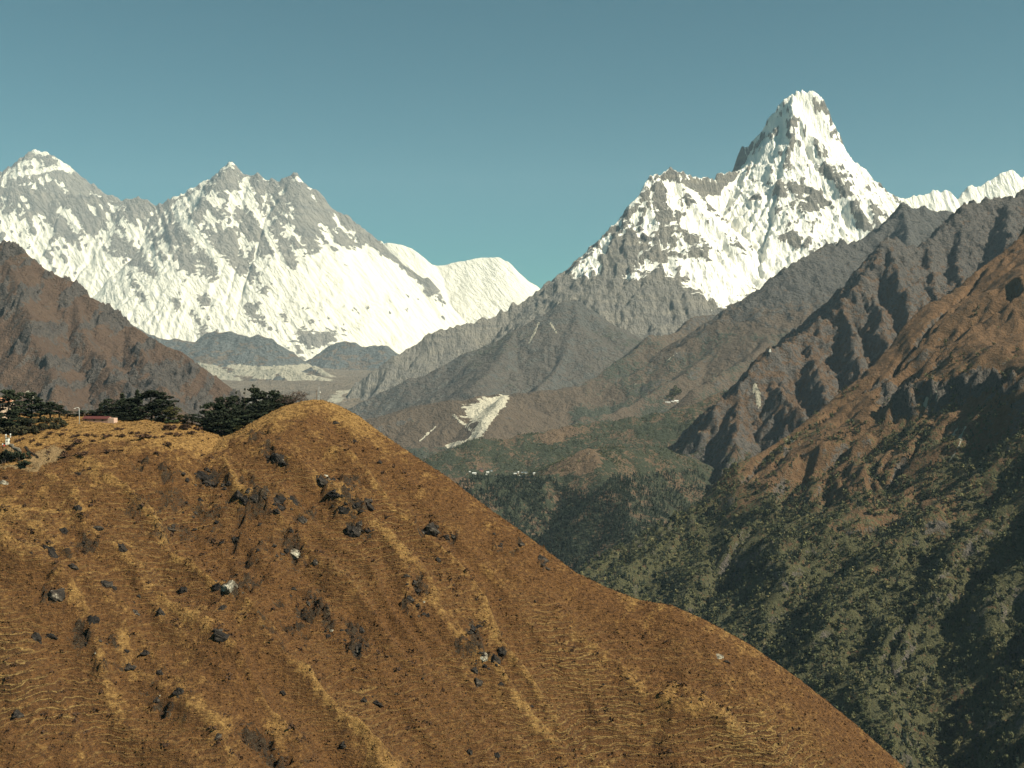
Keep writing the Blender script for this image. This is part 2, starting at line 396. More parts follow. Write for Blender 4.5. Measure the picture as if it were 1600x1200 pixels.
for pts, w_ in [([(125, 322), (131, 350), (136, 380)], 7), ([(181, 372), (210, 402), (240, 428)], 8), ([(272, 358), (288, 392), (303, 422)], 8), ([(310, 398), (325, 418), (336, 435)], 6), ([(340, 378), (380, 415), (414, 452)], 10), ([(375, 332), (400, 362), (424, 390)], 10), ([(430, 354), (445, 385), (458, 415)], 8),
                ([(462, 310), (476, 345), (488, 386)], 12), ([(540, 345), (580, 372), (612, 400)], 7), ([(605, 390), (640, 424), (684, 452)], 6), ([(60, 320), (90, 350), (110, 372)], 8), ([(200, 430), (215, 450), (224, 468)], 6), ([(315, 465), (326, 478)], 7), ([(385, 478), (400, 496), (410, 506)], 7), ([(300, 490), (312, 512), (318, 525)], 6), ([(275, 468), (280, 482)], 5), ([(470, 520), (500, 530), (520, 522)], 9), ([(440, 480), (446, 500)], 4)]:
    sn -= .85 * L.streak(pts, w_, rag=.9, seed=int(pts[0][0]) + 1)
fields(L, snow=sn)
M_wall = snow_rock('snow_wall_surface', 23, amp=1.0, lean=.65, flute=.55, snow=(.74, .705, .60), rock=((.17, .16, .15), (.36, .32, .26)))
L.build('snow_mountain', M_wall, keep=L.Y > 19500)

# ------------------------------------------------------------------ grey hills at the foot of the wall
L = Land(-6400, 600, 11500, 17500, 34)
L.ridge_lines([
    {'p': [(120, 470, 15000), (200, 505), (231, 519), (259, 527), (303, 533), (331, 518), (345, 519), (359, 516), (378, 522), (416, 525), (437, 537), (470, 562), (500, 580), (540, 600, 14000)], 'f': (.75, .5, 500), 'b': (.8, .7, 500), 'jag': 22, 'jl': 300},
    {'p': [(440, 590, 16500), (487, 562), (519, 536), (541, 530), (552, 533), (566, 539), (585, 540), (600, 539), (625, 552), (660, 572), (720, 590, 16000)], 'f': (.8, .5, 500), 'b': (.8, .7, 500), 'jag': 26, 'jl': 300},
    spur((359, 516, 15000), (385, 540), (420, 565, 14000), s=(.8, .5, 400), jag=20),
    {'p': [(300, 567, 13000), (325, 570), (365, 574), (405, 576), (440, 576), (470, 584), (505, 598), (540, 615, 12000)], 'f': (.6, .35, 150), 'b': (.3, .2, 200), 'jag': 8, 'jl': 250},
    spur((492, 572, 13500), (510, 583), (530, 596, 12700), s=(.6, .4, 150), jag=6),
], base=-420, warp=30, wl=900, seed=2)
L.Z += 25 * fbm(L.X / 500, L.Y / 500, 5, seed=4)
L.erode(n=14, K=.015, diff=.05); L.refine()
L.Z += 14 * (ridged(L.X / 200, L.Y / 200, 4, seed=5) - .8)
sl = L.slope()
pale = L.streak([(315, 568), (345, 585), (372, 600)], 9, seed=2) + L.streak([(360, 574), (400, 578), (440, 577), (470, 586), (500, 600)], 6, seed=3) + L.streak([(492, 573), (512, 584), (528, 595)], 5, seed=4) + L.streak([(440, 578), (455, 590), (475, 602)], 6, seed=5) + L.streak([(405, 578), (425, 588)], 6, seed=6)
fields(L, rock=.75 * sstep(.35, .75, sl) + .2 * sstep(-60, 200, L.Z) + .25 * fbm(L.X / 400, L.Y / 400, 4, seed=7), pale=pale)
M_farhill = hill_mat('far_hill_surface', 13, grass=((.13, .10, .075), (.20, .155, .11)), rock=((.075, .085, .09), (.15, .155, .145)))
L.build('grey_hills', M_farhill)

# ------------------------------------------------------------------ the great snow peak, 11 km away
TOP = (2.9, 1.05, 230)
L = Land(-1500, 6000, 7600, 13400, 24)
L.ridge_lines([
    {'p': [(560, 596, 9700), (619, 551), (637, 541), (675, 519), (712, 506), (731, 505), (750, 498), (775, 491), (797, 478), (822, 466), (844, 449), (859, 436), (872, 427), (887, 422), (900, 409), (910, 404), (932, 385), (947, 369), (967, 346), (985, 324), (997, 305), (1012, 286), (1025, 271), (1030, 274), (1047, 262, 11200)], 'f': (1.2, .75, 350), 'b': (1.5, 1.1, 400), 'jag': 26, 'jl': 130},
    {'p': [(1047, 262, 11200), (1057, 267), (1072, 274), (1085, 272), (1097, 279), (1115, 279), (1125, 272), (1145, 269), (1152, 270), (1185, 240), (1215, 190), (1240, 150, 11750)], 'f': (2.0, .85, 260), 'b': (1.6, 1.1, 400), 'jag': 20, 'jl': 110},
    {'p': [(1151, 275, 11950), (1150, 252), (1157, 232), (1166, 225), (1175, 219), (1186, 206), (1195, 190), (1210, 171), (1217, 159), (1232, 149), (1243, 140), (1256, 140), (1270, 139, 11800), (1278, 148), (1287, 161), (1294, 182), (1300, 213), (1312, 228), (1328, 248), (1344, 267), (1359, 284), (1375, 287), (1379, 297), (1387, 304), (1412, 312), (1440, 330), (1500, 370, 11500)], 'f': TOP, 'b': (3.0, 1.3, 250), 'jag': 12, 'jl': 90},
    # the left rock shoulder
    spur((1030, 273, 11200), (1018, 300), (1016, 327), (1012, 352), (998, 378), (970, 410), (945, 440), (918, 468, 9700), s=(1.9, .8, 200), b=(1.25, .7, 300), jag=18, jl=90),
    spur((1072, 274, 11250), (1080, 320), (1078, 360), (1066, 395), (1050, 420, 10400), s=(1.6, .9, 200), b=(1.5, .8, 200), jag=16, jl=90),
    spur((998, 378, 10700), (1020, 410), (1050, 432), (1085, 455), (1105, 472), (1128, 492, 9400), s=(1.0, .7, 250), b=(.9, .6, 200), jag=12, jl=90),
    # ribs under the summit
    spur((1240, 145, 11750), (1234, 190), (1232, 230), (1222, 270), (1205, 310), (1180, 350), (1165, 385, 10500), s=(2.2, 1.0, 200), b=(2.0, .9, 200), jag=16, jl=80),
    spur((1186, 207, 11850), (1175, 250), (1160, 290), (1140, 325), (1120, 360, 10800), s=(2.2, 1.0, 180), b=(1.8, .9, 200), jag=14, jl=80),
    spur((1281, 238, 11330), (1302, 262), (1322, 285), (1331, 312), (1330, 340), (1318, 368), (1300, 398, 10250), s=(3.4, 1.3, 420), b=(1.4, .7, 260), jag=14, jl=80),
    spur((1258, 240, 11550), (1256, 280), (1250, 320), (1240, 350), (1232, 380, 10600), s=(1.8, .9, 200), b=(1.9, 1.0, 200), jag=14, jl=80),
    spur((1378, 297, 11750), (1384, 315), (1378, 340), (1360, 365, 10900), s=(1.7, .9, 200), b=(1.6, .9, 200), jag=12, jl=80),
    spur((1216, 290, 11250), (1216, 340), (1212, 380), (1206, 410, 10400), s=(1.4, .8, 150), b=(1.4, .8, 150), jag=10, jl=80),
], base=-900, warp=28, wl=500, seed=3)
# the hanging glacier basin between the ribs
gl = P(1130, 445, 10000)
bas = sstep(1250, 1500, L.X) * (1 - sstep(3000, 3300, L.X)) * sstep(9250, 9500, L.Y) * (1 - sstep(10500, 10800, L.Y))
L.Z = np.maximum(L.Z, 640 + .42 * (L.Y - 10000) + 30 * fbm(L.X / 300, L.Y / 300, 4, seed=2) - 5000 * (1 - bas))
L.Z += 22 * fbm(L.X / 300, L.Y / 300, 5, seed=4)
top_fix = .5 * sstep(1500, 2300, L.Z)
L.erode(n=14, K=.02, m=.42, diff=.04, fix=top_fix); L.refine()
hi = sstep(300, 1300, L.Z)
L.Z += (20 + 10 * hi) * (ridged(L.X / 170, L.Y / 260, 5, seed=5) - .85) + (8 + 12 * hi) * (ridged((L.X + .15 * L.Z) / 75, L.Z / 420, 2, seed=16) - .85) + 3 * (ridged(L.X / 50, L.Y / 70, 3, seed=17) - .85) + 6 * fbm(L.X / 35, L.Y / 35, 3, seed=6)
sl = L.slope(); cv = blur(L.Z, 6) - L.Z
sn = .76 + .20 * (1.3 - sl) + .007 * cv + np.clip(hollow(L.Z, 90) / 110, -.32, .35) + .15 * fbm(L.X / 500, L.Z / 250, 4, seed=8)
sn += np.interp(L.Z, [250, 500, 800, 1300, 2000, 2700], [-.75, -.45, -.10, -.02, .10, .45])
lim = np.interp(L.X, [-1500, 300, 700, 1300, 2000, 3300], [800, 720, 640, 640, 300, 300])
sn -= .9 * (1 - sstep(-110, 130, L.Z - lim))
sn += .14 * np.clip(L.gx / (sl + .3), -1, 1)
for px, py, rx, rz, ang, k in [(1290, 330, 30, 50, 30, -.12), (1150, 430, 75, 34, 15, 1.0), (1125, 460, 40, 22, 40, .9), (1190, 345, 35, 50, 0, .45), (1105, 350, 35, 40, 0, .45), (1210, 400, 40, 25, 0, .6), (1250, 165, 22, 30, 0, .5), (1330, 250, 40, 30, -45, .6),
                               (1060, 300, 18, 16, 0, .35), (1030, 310, 12, 34, 0, -.35), (1040, 380, 30, 22, -30, -.3), (975, 390, 30, 60, -35, -.55), (1010, 440, 70, 20, -10, -.5), (992, 433, 14, 8, 0, 1.2), (1090, 340, 25, 10, -35, -.35), (1250, 300, 35, 16, -10, -.25), (1270, 318, 40, 14, 0, -.25),
                               (1300, 345, 26, 45, 30, .25), (1240, 375, 10, 16, 0, -.9), (1225, 372, 8, 8, 0, -.8), (1230, 196, 30, 8, 25, -.3), (1130, 440, 9, 7, 0, -.9), (1160, 438, 16, 8, 30, -.6), (1345, 352, 10, 6, 0, -.6), (1188, 286, 16, 6, -20, -.5), (1215, 300, 14, 6, 20, -.45), (1262, 298, 26, 8, -10, -.5), (1280, 318, 28, 12, 10, -.45), (1290, 268, 10, 14, 0, -.5), (1240, 262, 12, 10, 0, -.35), (1180, 310, 12, 7, 0, -.5), (1150, 300, 12, 8, 0, -.4), (1208, 330, 12, 8, 0, -.5), (1068, 320, 12, 20, -20, -.5), (1095, 300, 10, 10, -30, -.5), (1120, 335, 18, 8, -35, -.5), (1085, 370, 24, 12, -35, -.55), (1040, 345, 14, 30, -10, -.5), (1025, 400, 20, 14, -30, -.5), (1090, 395, 16, 10, 0, -.5), (1115, 300, 14, 6, 0, -.4), (1375, 330, 8, 12, 0, -.5)]:
    sn += L.patch(px, py, rx, rz, ang, k=k, seed=int(px), rag=.55)
fields(L, snow=sn, rock=0 * sn)
M_peak = snow_rock('snow_peak_surface', 10, amp=.9, flute=.7, rock=((.12, .12, .12), (.30, .27, .22)), snow=(.94, .91, .82))
L.build('snow_peak', M_peak); PEAK = L

# white fluted summits far behind on the right
L = Land(4300, 8400, 13500, 16600, 24)
L.ridge_lines([{'p': [(1340, 330, 15000), (1387, 306), (1412, 309), (1428, 304), (1444, 303), (1456, 298), (1470, 297), (1483, 296), (1489, 305), (1500, 309), (1509, 293), (1516, 286), (1531, 290), (1550, 278), (1562, 269), (1572, 266), (1581, 262), (1591, 272), (1600, 276), (1640, 300), (1700, 280, 15000)], 'f': (1.5, .9, 400), 'b': (1.6, 1.2, 400), 'jag': 14, 'jl': 120}], base=-400, warp=20, wl=500, seed=4)
L.Z += 18 * fbm(L.X / 300, L.Y / 300, 4, seed=4)
L.erode(n=10, K=.03, diff=.03, fix=.3 * np.ones(L.X.shape)); L.refine()
L.Z += 20 * (ridged(L.X / 110, L.Y / 500, 3, seed=5) - .8)
sl = L.slope()
fields(L, snow=.95 - .22 * (sl - 1.2) + .2 * fbm(L.X / 500, L.Z / 200, 3, seed=3))
L.build('snow_ridge', snow_rock('snow_ridge_surface', 13.5, amp=.6), keep=L.Y > 13600)

# ------------------------------------------------------------------ valley floor and the sheet that reaches the horizon
L = Land(-9000, 9000, 300, 30000, 120)
L.Z = np.interp(L.Y, [0, 1500, 3000, 4500, 6500, 9000, 12000, 14500, 17000, 30000], [-620, -820, -900, -820, -590, -440, -330, -270, -240, -300]) + 30 * fbm(L.X / 900, L.Y / 900, 5, seed=11)
L.A = None; L.refine(); L.Z += 14 * fbm(L.X / 200, L.Y / 200, 4, seed=12)
fields(L, veg=.55 * (1 - sstep(4500, 6000, L.Y)) + .2 * fbm(L.X / 400, L.Y / 400, 3, seed=13), rock=.15 + 0 * L.Z,
       pale=L.streak([(527, 626), (550, 610), (575, 600), (612, 592), (650, 577), (680, 572), (717, 557)], 5, seed=4))
M_valley = hill_mat('valley_surface', 9, grass=((.15, .12, .09), (.23, .185, .135)))
L.build('valley_floor', M_valley); VALLEY = L
g = mesh_from('ground', [(-19000, -1500, -1150), (19000, -1500, -1150), (19000, 31500, -1150), (-19000, 31500, -1150)], [(0, 1, 2, 3)])
g.materials.append(M_valley); go = bpy.data.objects.new('ground', g); COL.objects.link(go); go['kind'] = 'structure'

# ------------------------------------------------------------------ pyramid hill below the peak, 8.8 km
L = Land(-1700, 2600, 6200, 10200, 20)
L.ridge_lines([
    {'p': [(560, 626, 8300), (600, 608), (640, 592), (690, 570), (730, 551), (760, 537), (800, 516), (830, 500), (850, 489), (872, 475), (880, 469), (895, 465, 8900), (906, 473), (925, 486), (945, 501), (960, 511), (977, 526), (1010, 560, 8900)], 'f': (.72, .5, 500), 'b': (.8, .6, 400), 'jag': 9, 'jl': 120},
    spur((895, 466, 8900), (900, 500), (890, 540), (870, 580), (840, 605, 7500), s=(.7, .5, 400), jag=8),
    spur((800, 517, 8600), (780, 560), (740, 600, 7500), s=(.6, .45, 400), jag=8),
    # rounded shoulders in front
    spur((977, 526, 8900), (985, 560), (960, 590), (900, 612, 7300), s=(.6, .45, 300), jag=8),
], base=-640, warp=25, wl=500, seed=5)
L.Z += 18 * fbm(L.X / 350, L.Y / 350, 5, seed=4)
L.erode(n=12, K=.012, diff=.08); L.refine()
L.Z += 8 * (ridged(L.X / 120, L.Y / 120, 4, seed=5) - .8) + 4 * (ridged(L.X / 45, L.Y / 45, 3, seed=15) - .8)
sl = L.slope()
fields(L, veg=.28 + .25 * fbm(L.X / 500, L.Y / 500, 4, seed=6) - .2 * sstep(100, 350, L.Z), rock=.22 + .5 * sstep(.6, .95, sl) + .2 * sstep(150, 420, L.Z),
       pale=L.streak([(827, 535), (835, 520), (842, 505)], 1.6, seed=2) + L.streak([(860, 505), (870, 520)], 1.2, seed=3))
M_mid = hill_mat('mid_hill_surface', 8, grass=((.085, .077, .068), (.138, .118, .098)), rock=((.06, .065, .065), (.135, .13, .115)), green=((.045, .05, .04), (.08, .085, .06)))
L.build('pyramid_hill', M_mid)

# ------------------------------------------------------------------ dark ridge and its long brown flank, 7.5 km
L = Land(-900, 4700, 4700, 9300, 20)
L.ridge_lines([
    {'p': [(870, 640, 6500), (950, 605), (1000, 575), (1050, 545), (1090, 518), (1131, 493), (1178, 457), (1209, 432), (1235, 412), (1250, 402), (1269, 394), (1282, 386), (1294, 378), (1303, 384), (1312, 375), (1325, 379), (1347, 373), (1366, 363), (1381, 350), (1394, 341), (1409, 319, 7900), (1419, 322), (1437, 324), (1453, 328), (1475, 328), (1491, 336), (1540, 350), (1650, 330, 8200)], 'f': (.95, .62, 400), 'b': (1.1, .8, 300), 'jag': 20, 'jl': 110},
    {'p': [(840, 640, 7000), (912, 600), (950, 572), (990, 547), (1020, 525), (1050, 519), (1075, 501), (1100, 491), (1127, 489, 8300), (1170, 520, 8300)], 'f': (.8, .6, 300), 'b': (.9, .7, 300), 'jag': 10, 'jl': 110},
    spur((1409, 320, 7900), (1418, 370), (1410, 420), (1385, 460, 6500), s=(.95, .7, 300), jag=16),
    spur((1294, 379, 7650), (1312, 430), (1300, 480), (1260, 520, 6300), s=(.9, .65, 300), jag=16),
    spur((1347, 373, 7750), (1370, 420), (1360, 470, 6600), s=(.9, .65, 300), jag=14),
    spur((1209, 432, 7350), (1222, 480), (1200, 530), (1150, 570), (1080, 610, 5600), s=(.8, .6, 300), jag=12),
    spur((1131, 493, 7050), (1120, 540), (1060, 590), (980, 630), (900, 660, 5600), s=(.7, .55, 300), jag=10),
    # river terraces on the left with the white landslide
    {'p': [(560, 700, 5900), (610, 665), (660, 642), (700, 627), (750, 619), (787, 616), (837, 611), (900, 603), (960, 596, 6700), (1040, 590, 6900)], 'f': (.62, .5, 200), 'b': (.25, .2, 300), 'jag': 7, 'jl': 150},
    spur((790, 617, 6200), (772, 640), (755, 665), (735, 695, 5600), s=(.75, .5, 120), b=(.5, .5, 100), jag=4),
], base=-700, warp=25, wl=450, seed=6)
L.Z += 16 * fbm(L.X / 300, L.Y / 300, 5, seed=4)
L.erode(n=13, K=.016, diff=.06); L.refine()
L.Z += (5 + 12 * sstep(0, 500, L.Z)) * (ridged(L.X / 130, L.Y / 130, 5, seed=5) - .8) + (3 + 8 * sstep(0, 400, L.Z)) * (ridged(L.X / 48, L.Y / 48, 3, seed=15) - .8)
sl = L.slope()
rock = .1 + .55 * sstep(50, 520, L.Z) + .35 * sstep(.7, 1.1, sl)
veg = .34 + .35 * fbm(L.X / 420, (L.Y + L.Z) / 420, 4, seed=6) + .35 * (1 - sstep(-420, -250, L.Z)) - .5 * sstep(60, 350, L.Z)
veg -= .8 * (1 - sstep(100, 500, L.X)) * sstep(-520, -470, L.Z)
pale = L.patch(755, 638, 32, 16, 15, rag=.5, k=1, seed=2) + L.streak([(788, 621), (770, 645), (750, 672), (735, 690)], 8, seed=3) + L.streak([(735, 690), (715, 693), (700, 697)], 3, seed=4) + .8 * L.streak([(708, 648), (722, 660), (735, 672)], 2, seed=6) + L.streak([(1070, 541), (1020, 580), (960, 625)], .6, seed=5) * .5
pale += L.streak([(655, 690), (668, 678), (680, 668)], 1.4, seed=7)
fields(L, veg=veg, rock=rock, pale=pale)
M_ridge = hill_mat('dark_ridge_surface', 6.5, grass=((.088, .068, .051), (.150, .112, .080)), rock=((.048, .05, .055), (.125, .115, .10)), green=((.04, .047, .038), (.075, .082, .058)), pale=(.70, .65, .52))
L.build('dark_ridge', M_ridge); RIDGE = L

# ------------------------------------------------------------------ brown mountain on the left, 4.5 km
L = Land(-3300, -500, 2900, 5600, 12)
L.ridge_lines([
    {'p': [(-250, 300, 4600), (-100, 345), (0, 380), (19, 384), (31, 387), (50, 403), (73, 418), (103, 433), (131, 458), (147, 463), (166, 483), (194, 504), (225, 516), (244, 530), (272, 543), (290, 555), (308, 572), (330, 594), (360, 620), (420, 665, 4300)], 'f': (.95, .75, 300), 'b': (.9, .8, 300), 'jag': 10, 'jl': 80},
    spur((0, 382, 4560), (30, 450), (50, 520), (90, 600, 3700), s=(1.0, .75, 200), jag=10, jl=80),
    spur((103, 434, 4520), (130, 510), (170, 570), (220, 640, 3750), s=(1.0, .75, 200), jag=10, jl=80),
    spur((194, 505, 4450), (225, 560), (265, 620, 3900), s=(1.0, .75, 200), jag=8, jl=80),
    spur((-100, 345, 4600), (-60, 450), (-30, 560), (0, 640, 3500), s=(1.0, .75, 200), jag=8, jl=80),
], base=-700, warp=18, wl=260, seed=7)
L.Z += 20 * fbm(L.X / 180, L.Y / 180, 5, seed=4)
L.erode(n=13, K=.022, diff=.05); L.refine()
dn = L.X * .6 - L.Y * .35
crag = sstep(.12, .45, fbm((L.X - L.Z * .5) / 110, (L.X + L.Z) / 190, 5, seed=9) + .12)
L.Z += (4 + 24 * crag) * (ridged(L.X / 50, L.Y / 50, 5, seed=5) - .9)
sl = L.slope()
fields(L, rock=.18 + .42 * crag + .3 * sstep(.95, 1.5, sl), veg=.05 + .15 * fbm(L.X / 200, L.Y / 200, 3, seed=3), pale=.1 + .25 * fbm(L.X / 90, L.Z / 60, 4, seed=2) * crag + .6 * L.streak([(45, 612), (58, 625), (66, 632)], 3, rag=.8, seed=5))
M_brown = hill_mat('brown_mountain_surface', 4, grass=((.080, .050, .036), (.130, .083, .055)), rock=((.040, .037, .040), (.125, .105, .088)))
L.build('brown_mountain', M_brown)

# ------------------------------------------------------------------ rocky ridge with the dark horn, 5 km
L = Land(500, 3500, 3500, 6600, 13)
L.ridge_lines([
    {'p': [(1060, 720, 4300), (1085, 690), (1100, 662), (1115, 640), (1137, 612), (1162, 591), (1182, 569), (1202, 546), (1225, 537), (1237, 535), (1250, 522), (1275, 509), (1296, 492), (1316, 470), (1333, 452), (1350, 431), (1362, 414), (1375, 397), (1381, 382), (1388, 372, 5250), (1397, 375), (1404, 383), (1412, 388), (1425, 386), (1447, 378), (1460, 368), (1475, 353), (1494, 335), (1503, 322), (1512, 313), (1531, 310), (1553, 310), (1575, 303), (1600, 300, 6000), (1700, 280, 6100)], 'f': (1.25, .85, 200), 'b': (1.2, .9, 200), 'jag': 14, 'jl': 70},
    spur((1388, 373, 5250), (1398, 410), (1410, 450), (1420, 490), (1428, 530, 4500), s=(1.7, .9, 220), b=(1.0, .8, 150), jag=12, jl=60),
    spur((1316, 470, 5050), (1330, 510), (1338, 560), (1345, 620, 4200), s=(1.7, .9, 200), b=(.9, .75, 150), jag=12, jl=60),
    spur((1350, 432, 5150), (1372, 480), (1385, 530), (1390, 580, 4250), s=(1.6, .9, 200), b=(.9, .75, 150), jag=12, jl=60),
    spur((1250, 522, 4850), (1275, 560), (1290, 600), (1300, 650, 4100), s=(1.4, .9, 150), b=(.9, .75, 150), jag=10, jl=60),
    spur((1182, 570, 4700), (1205, 600), (1240, 630), (1270, 660, 4100), s=(1.5, .9, 150), b=(.8, .7, 150), jag=8, jl=60),
    spur((1162, 592, 4650), (1150, 640), (1150, 690), (1130, 740, 3900), s=(1.3, .9, 150), b=(1.0, .8, 150), jag=8, jl=60),
    spur((1447, 379, 5500), (1455, 430), (1470, 470, 4800), s=(1.4, .9, 200), b=(.9, .8, 150), jag=10, jl=60),
    spur((1512, 314, 5850), (1500, 370), (1500, 420), (1510, 450, 4900), s=(1.4, .9, 200), b=(.9, .8, 150), jag=10, jl=60),
    spur((1575, 304, 5950), (1575, 350), (1580, 390, 5100), s=(1.3, .9, 200), b=(.9, .8, 150), jag=10, jl=60),
    spur((1237, 535, 4800), (1225, 560), (1180, 590), s=(.9, .8, 150)) if 0 else spur((1200, 548, 4720), (1203, 552, 4700)),
], base=-900, warp=18, wl=240, seed=8)
L.Z += 12 * fbm(L.X / 150, L.Y / 150, 5, seed=4)
L.erode(n=14, K=.022, diff=.05); L.refine()
L.Z += 20 * (ridged(L.X / 80, L.Y / 80, 5, seed=5) - .9) + 7 * (ridged(L.X / 31, L.Y / 31, 3, seed=15) - .8)
sl = L.slope()
fields(L, rock=.22 + .35 * sstep(.8, 1.4, sl) + .3 * sstep(150, 600, L.Z), veg=.15 + .5 * (1 - sstep(-420, -230, L.Z)) + .15 * fbm(L.X / 200, L.Y / 200, 3, seed=3), pale=.12 * (sl > 1.2) + L.streak([(1180, 600), (1186, 632)], 4, seed=2) * .8)
M_horn = hill_mat('rocky_ridge_surface', 4.4, grass=((.090, .056, .035), (.148, .092, .054)), rock=((.045, .047, .054), (.135, .115, .095)), green=((.03, .036, .022), (.062, .066, .036)))
L.build('rocky_ridge', M_horn); HORN = L

# ------------------------------------------------------------------ forested spur with the village, 3.5 to 4.8 km
L = Land(-900, 1700, 2500, 5900, 12)
L.ridge_lines([
    {'p': [(600, 752, 3450), (690, 747), (740, 743), (800, 745), (860, 742), (878, 728), (900, 711), (922, 699), (962, 698), (994, 698), (1030, 698), (1065, 706), (1100, 724, 4150)], 'f': (.35, .85, 60), 'b': (.5, .4, 100), 'jag': 2.5, 'jl': 60},
    spur((922, 700, 3750), (950, 760), (985, 820), (1000, 870, 3050), s=(.6, .6, 100), b=(.5, .6, 100), jag=4),
    # wooded slope behind
    {'p': [(560, 760, 4700), (620, 735), (660, 716), (700, 700), (730, 691), (750, 686), (800, 682), (850, 674), (900, 664), (960, 655), (1020, 645), (1080, 630), (1160, 600, 5300)], 'f': (.55, .5, 200), 'b': (.6, .5, 200), 'jag': 6, 'jl': 120},
], base=-900, warp=8, wl=200, seed=9)
L.Z += 9 * fbm(L.X / 160, L.Y / 160, 5, seed=4)
L.erode(n=9, K=.01, diff=.08); L.refine()
L.Z += 3 * fbm(L.X / 30, L.Y / 30, 4, seed=5)
fields(L, veg=.62 + .2 * fbm(L.X / 150, L.Y / 150, 4, seed=3) - L.patch(900, 722, 45, 16, 15, k=1.0, seed=3) - L.patch(715, 752, 26, 12, -20, k=.9, seed=4), rock=.05 + 0 * L.Z, pale=.1 * fbm(L.X / 60, L.Y / 60, 3, seed=6) + L.streak([(865, 741), (880, 727), (922, 701)], .8, seed=2) * .4)
M_spur = hill_mat('wooded_spur_surface', 4, grass=((.12, .078, .05), (.17, .115, .07)), green=((.025, .033, .022), (.058, .064, .036)))
L.build('wooded_spur', M_spur); SPUR = L

# ------------------------------------------------------------------ steep mountainside on the right, 1.2 to 3.6 km
L = Land(-350, 2350, 950, 4300, 11)
cr = np.array(PL([(800, 960, 2640), (880, 905), (919, 880), (950, 861), (981, 846), (1047, 811), (1087, 786), (1141, 728), (1187, 706), (1231, 678), (1266, 650), (1287, 634), (1319, 606), (1359, 572), (1390, 540), (1407, 512), (1440, 480), (1475, 462), (1507, 440), (1525, 422), (1560, 397), (1592, 372), (1600, 352), (1650, 310), (1750, 250, 3560)]))
yc = np.interp(L.X, cr[:, 0], cr[:, 1]); zc = np.interp(L.X, cr[:, 0], cr[:, 2])
v = yc - L.Y
spurv = 12 * np.sin(v / 175 + 1.2 + .9 * fbm(L.X / 700, L.Y / 700, 3, seed=21)) * sstep(60, 500, v)
Zf = zc - .25 * v + spurv + 40 * fbm(L.X / 420, L.Y / 300, 4, seed=22) * sstep(20, 300, v)
Zf = np.maximum(Zf, -1000)
L.Z = np.where(v > 0, Zf, zc + .8 * v); L.A = None
L.Z += 12 * fbm(L.X / 120, L.Y / 120, 5, seed=4) * sstep(0, 120, np.abs(v))
L.erode(n=15, K=.030, diff=.04, fix=.6 * (1 - sstep(0, 60, np.abs(v)))); L.refine()
v = up2(v)
def carve(L, pts, w, dep):
    hp = [L.hit(*p) for p in pts]; hp = [h for h in hp if h is not None]; out = np.zeros(L.X.shape)
    wx = L.X + w * .5 * fbm(L.X / (w * 2.2), L.Y / (w * 2.2), 3, seed=51); wy = L.Y + w * .5 * fbm(L.X / (w * 2.2), L.Y / (w * 2.2), 3, seed=52)
    for a, b in zip(hp[:-1], hp[1:]):
        vx, vy = b[0] - a[0], b[1] - a[1]; t_ = np.clip(((wx - a[0]) * vx + (wy - a[1]) * vy) / (vx * vx + vy * vy + 1e-6), 0, 1)
        out = np.maximum(out, np.clip(1 - np.hypot(wx - a[0] - t_ * vx, wy - a[1] - t_ * vy) / w, 0, 1))
    return dep * out * (1.6 - .6 * out)
dig = sum(carve(L, *g) for g in [([(1600, 800), (1525, 892), (1499, 937), (1469, 1049), (1440, 1120)], 70, 52), ([(1610, 960), (1562, 1040), (1520, 1100), (1480, 1190)], 80, 56), ([(1150, 800), (1085, 845), (1037, 880), (1005, 905)], 80, 50),
    ([(1580, 450), (1506, 500), (1412, 587), (1375, 634), (1287, 706), (1220, 770)], 45, 32), ([(1570, 585), (1520, 610), (1475, 630), (1425, 634), (1380, 680), (1300, 760)], 40, 24), ([(1600, 640), (1500, 700), (1400, 790), (1300, 880), (1230, 960)], 60, 40), ([(1600, 720), (1480, 820), (1400, 920), (1330, 1010)], 60, 40), ([(1262, 705), (1245, 730), (1225, 760)], 30, 30), ([(1330, 690), (1250, 770), (1170, 850), (1110, 930)], 50, 32)])
L.Z -= dig
cliff = L.streak([(1385, 628), (1420, 612), (1460, 612), (1500, 605), (1550, 590)], 14, rag=.5, seed=4)
L.Z += (2.5 + 16 * cliff + 8 * sstep(.2, .6, fbm(L.X / 200, L.Y / 200, 3, seed=8))) * (ridged(L.X / 55, L.Y / 55, 5, seed=5) - .9)
sl = L.slope()
wood = np.clip((np.maximum(-290, -250 + .47 * (L.X - 870)) - L.Z + 80 * fbm(L.X / 220, L.Y / 220, 4, seed=31)) / 170, -1, 1)
fields(L, veg=.36 + .40 * wood, rock=.12 + .35 * sstep(1.1, 1.9, sl) + .5 * cliff + .2 * fbm(L.X / 120, L.Y / 120, 3, seed=6), pale=.15 * fbm(L.X / 50, L.Z / 40, 3, seed=2) + .8 * L.streak([(1240, 678), (1236, 690)], 1, seed=3) + .8 * L.streak([(1512, 665), (1500, 690), (1490, 710), (1482, 722)], 1.1, seed=4) + .8 * L.streak([(1450, 620), (1446, 634)], 1.3, seed=4) + .8 * L.streak([(1463, 612), (1464, 626)], 1.5, seed=5))
WOOD = wood
M_side = hill_mat('mountainside_surface', 2.2, grass=((.110, .062, .032), (.185, .105, .052)), rock=((.05, .047, .05), (.15, .125, .10)), green=((.036, .040, .020), (.105, .096, .042)))
L.build('mountainside', M_side); SIDE = L
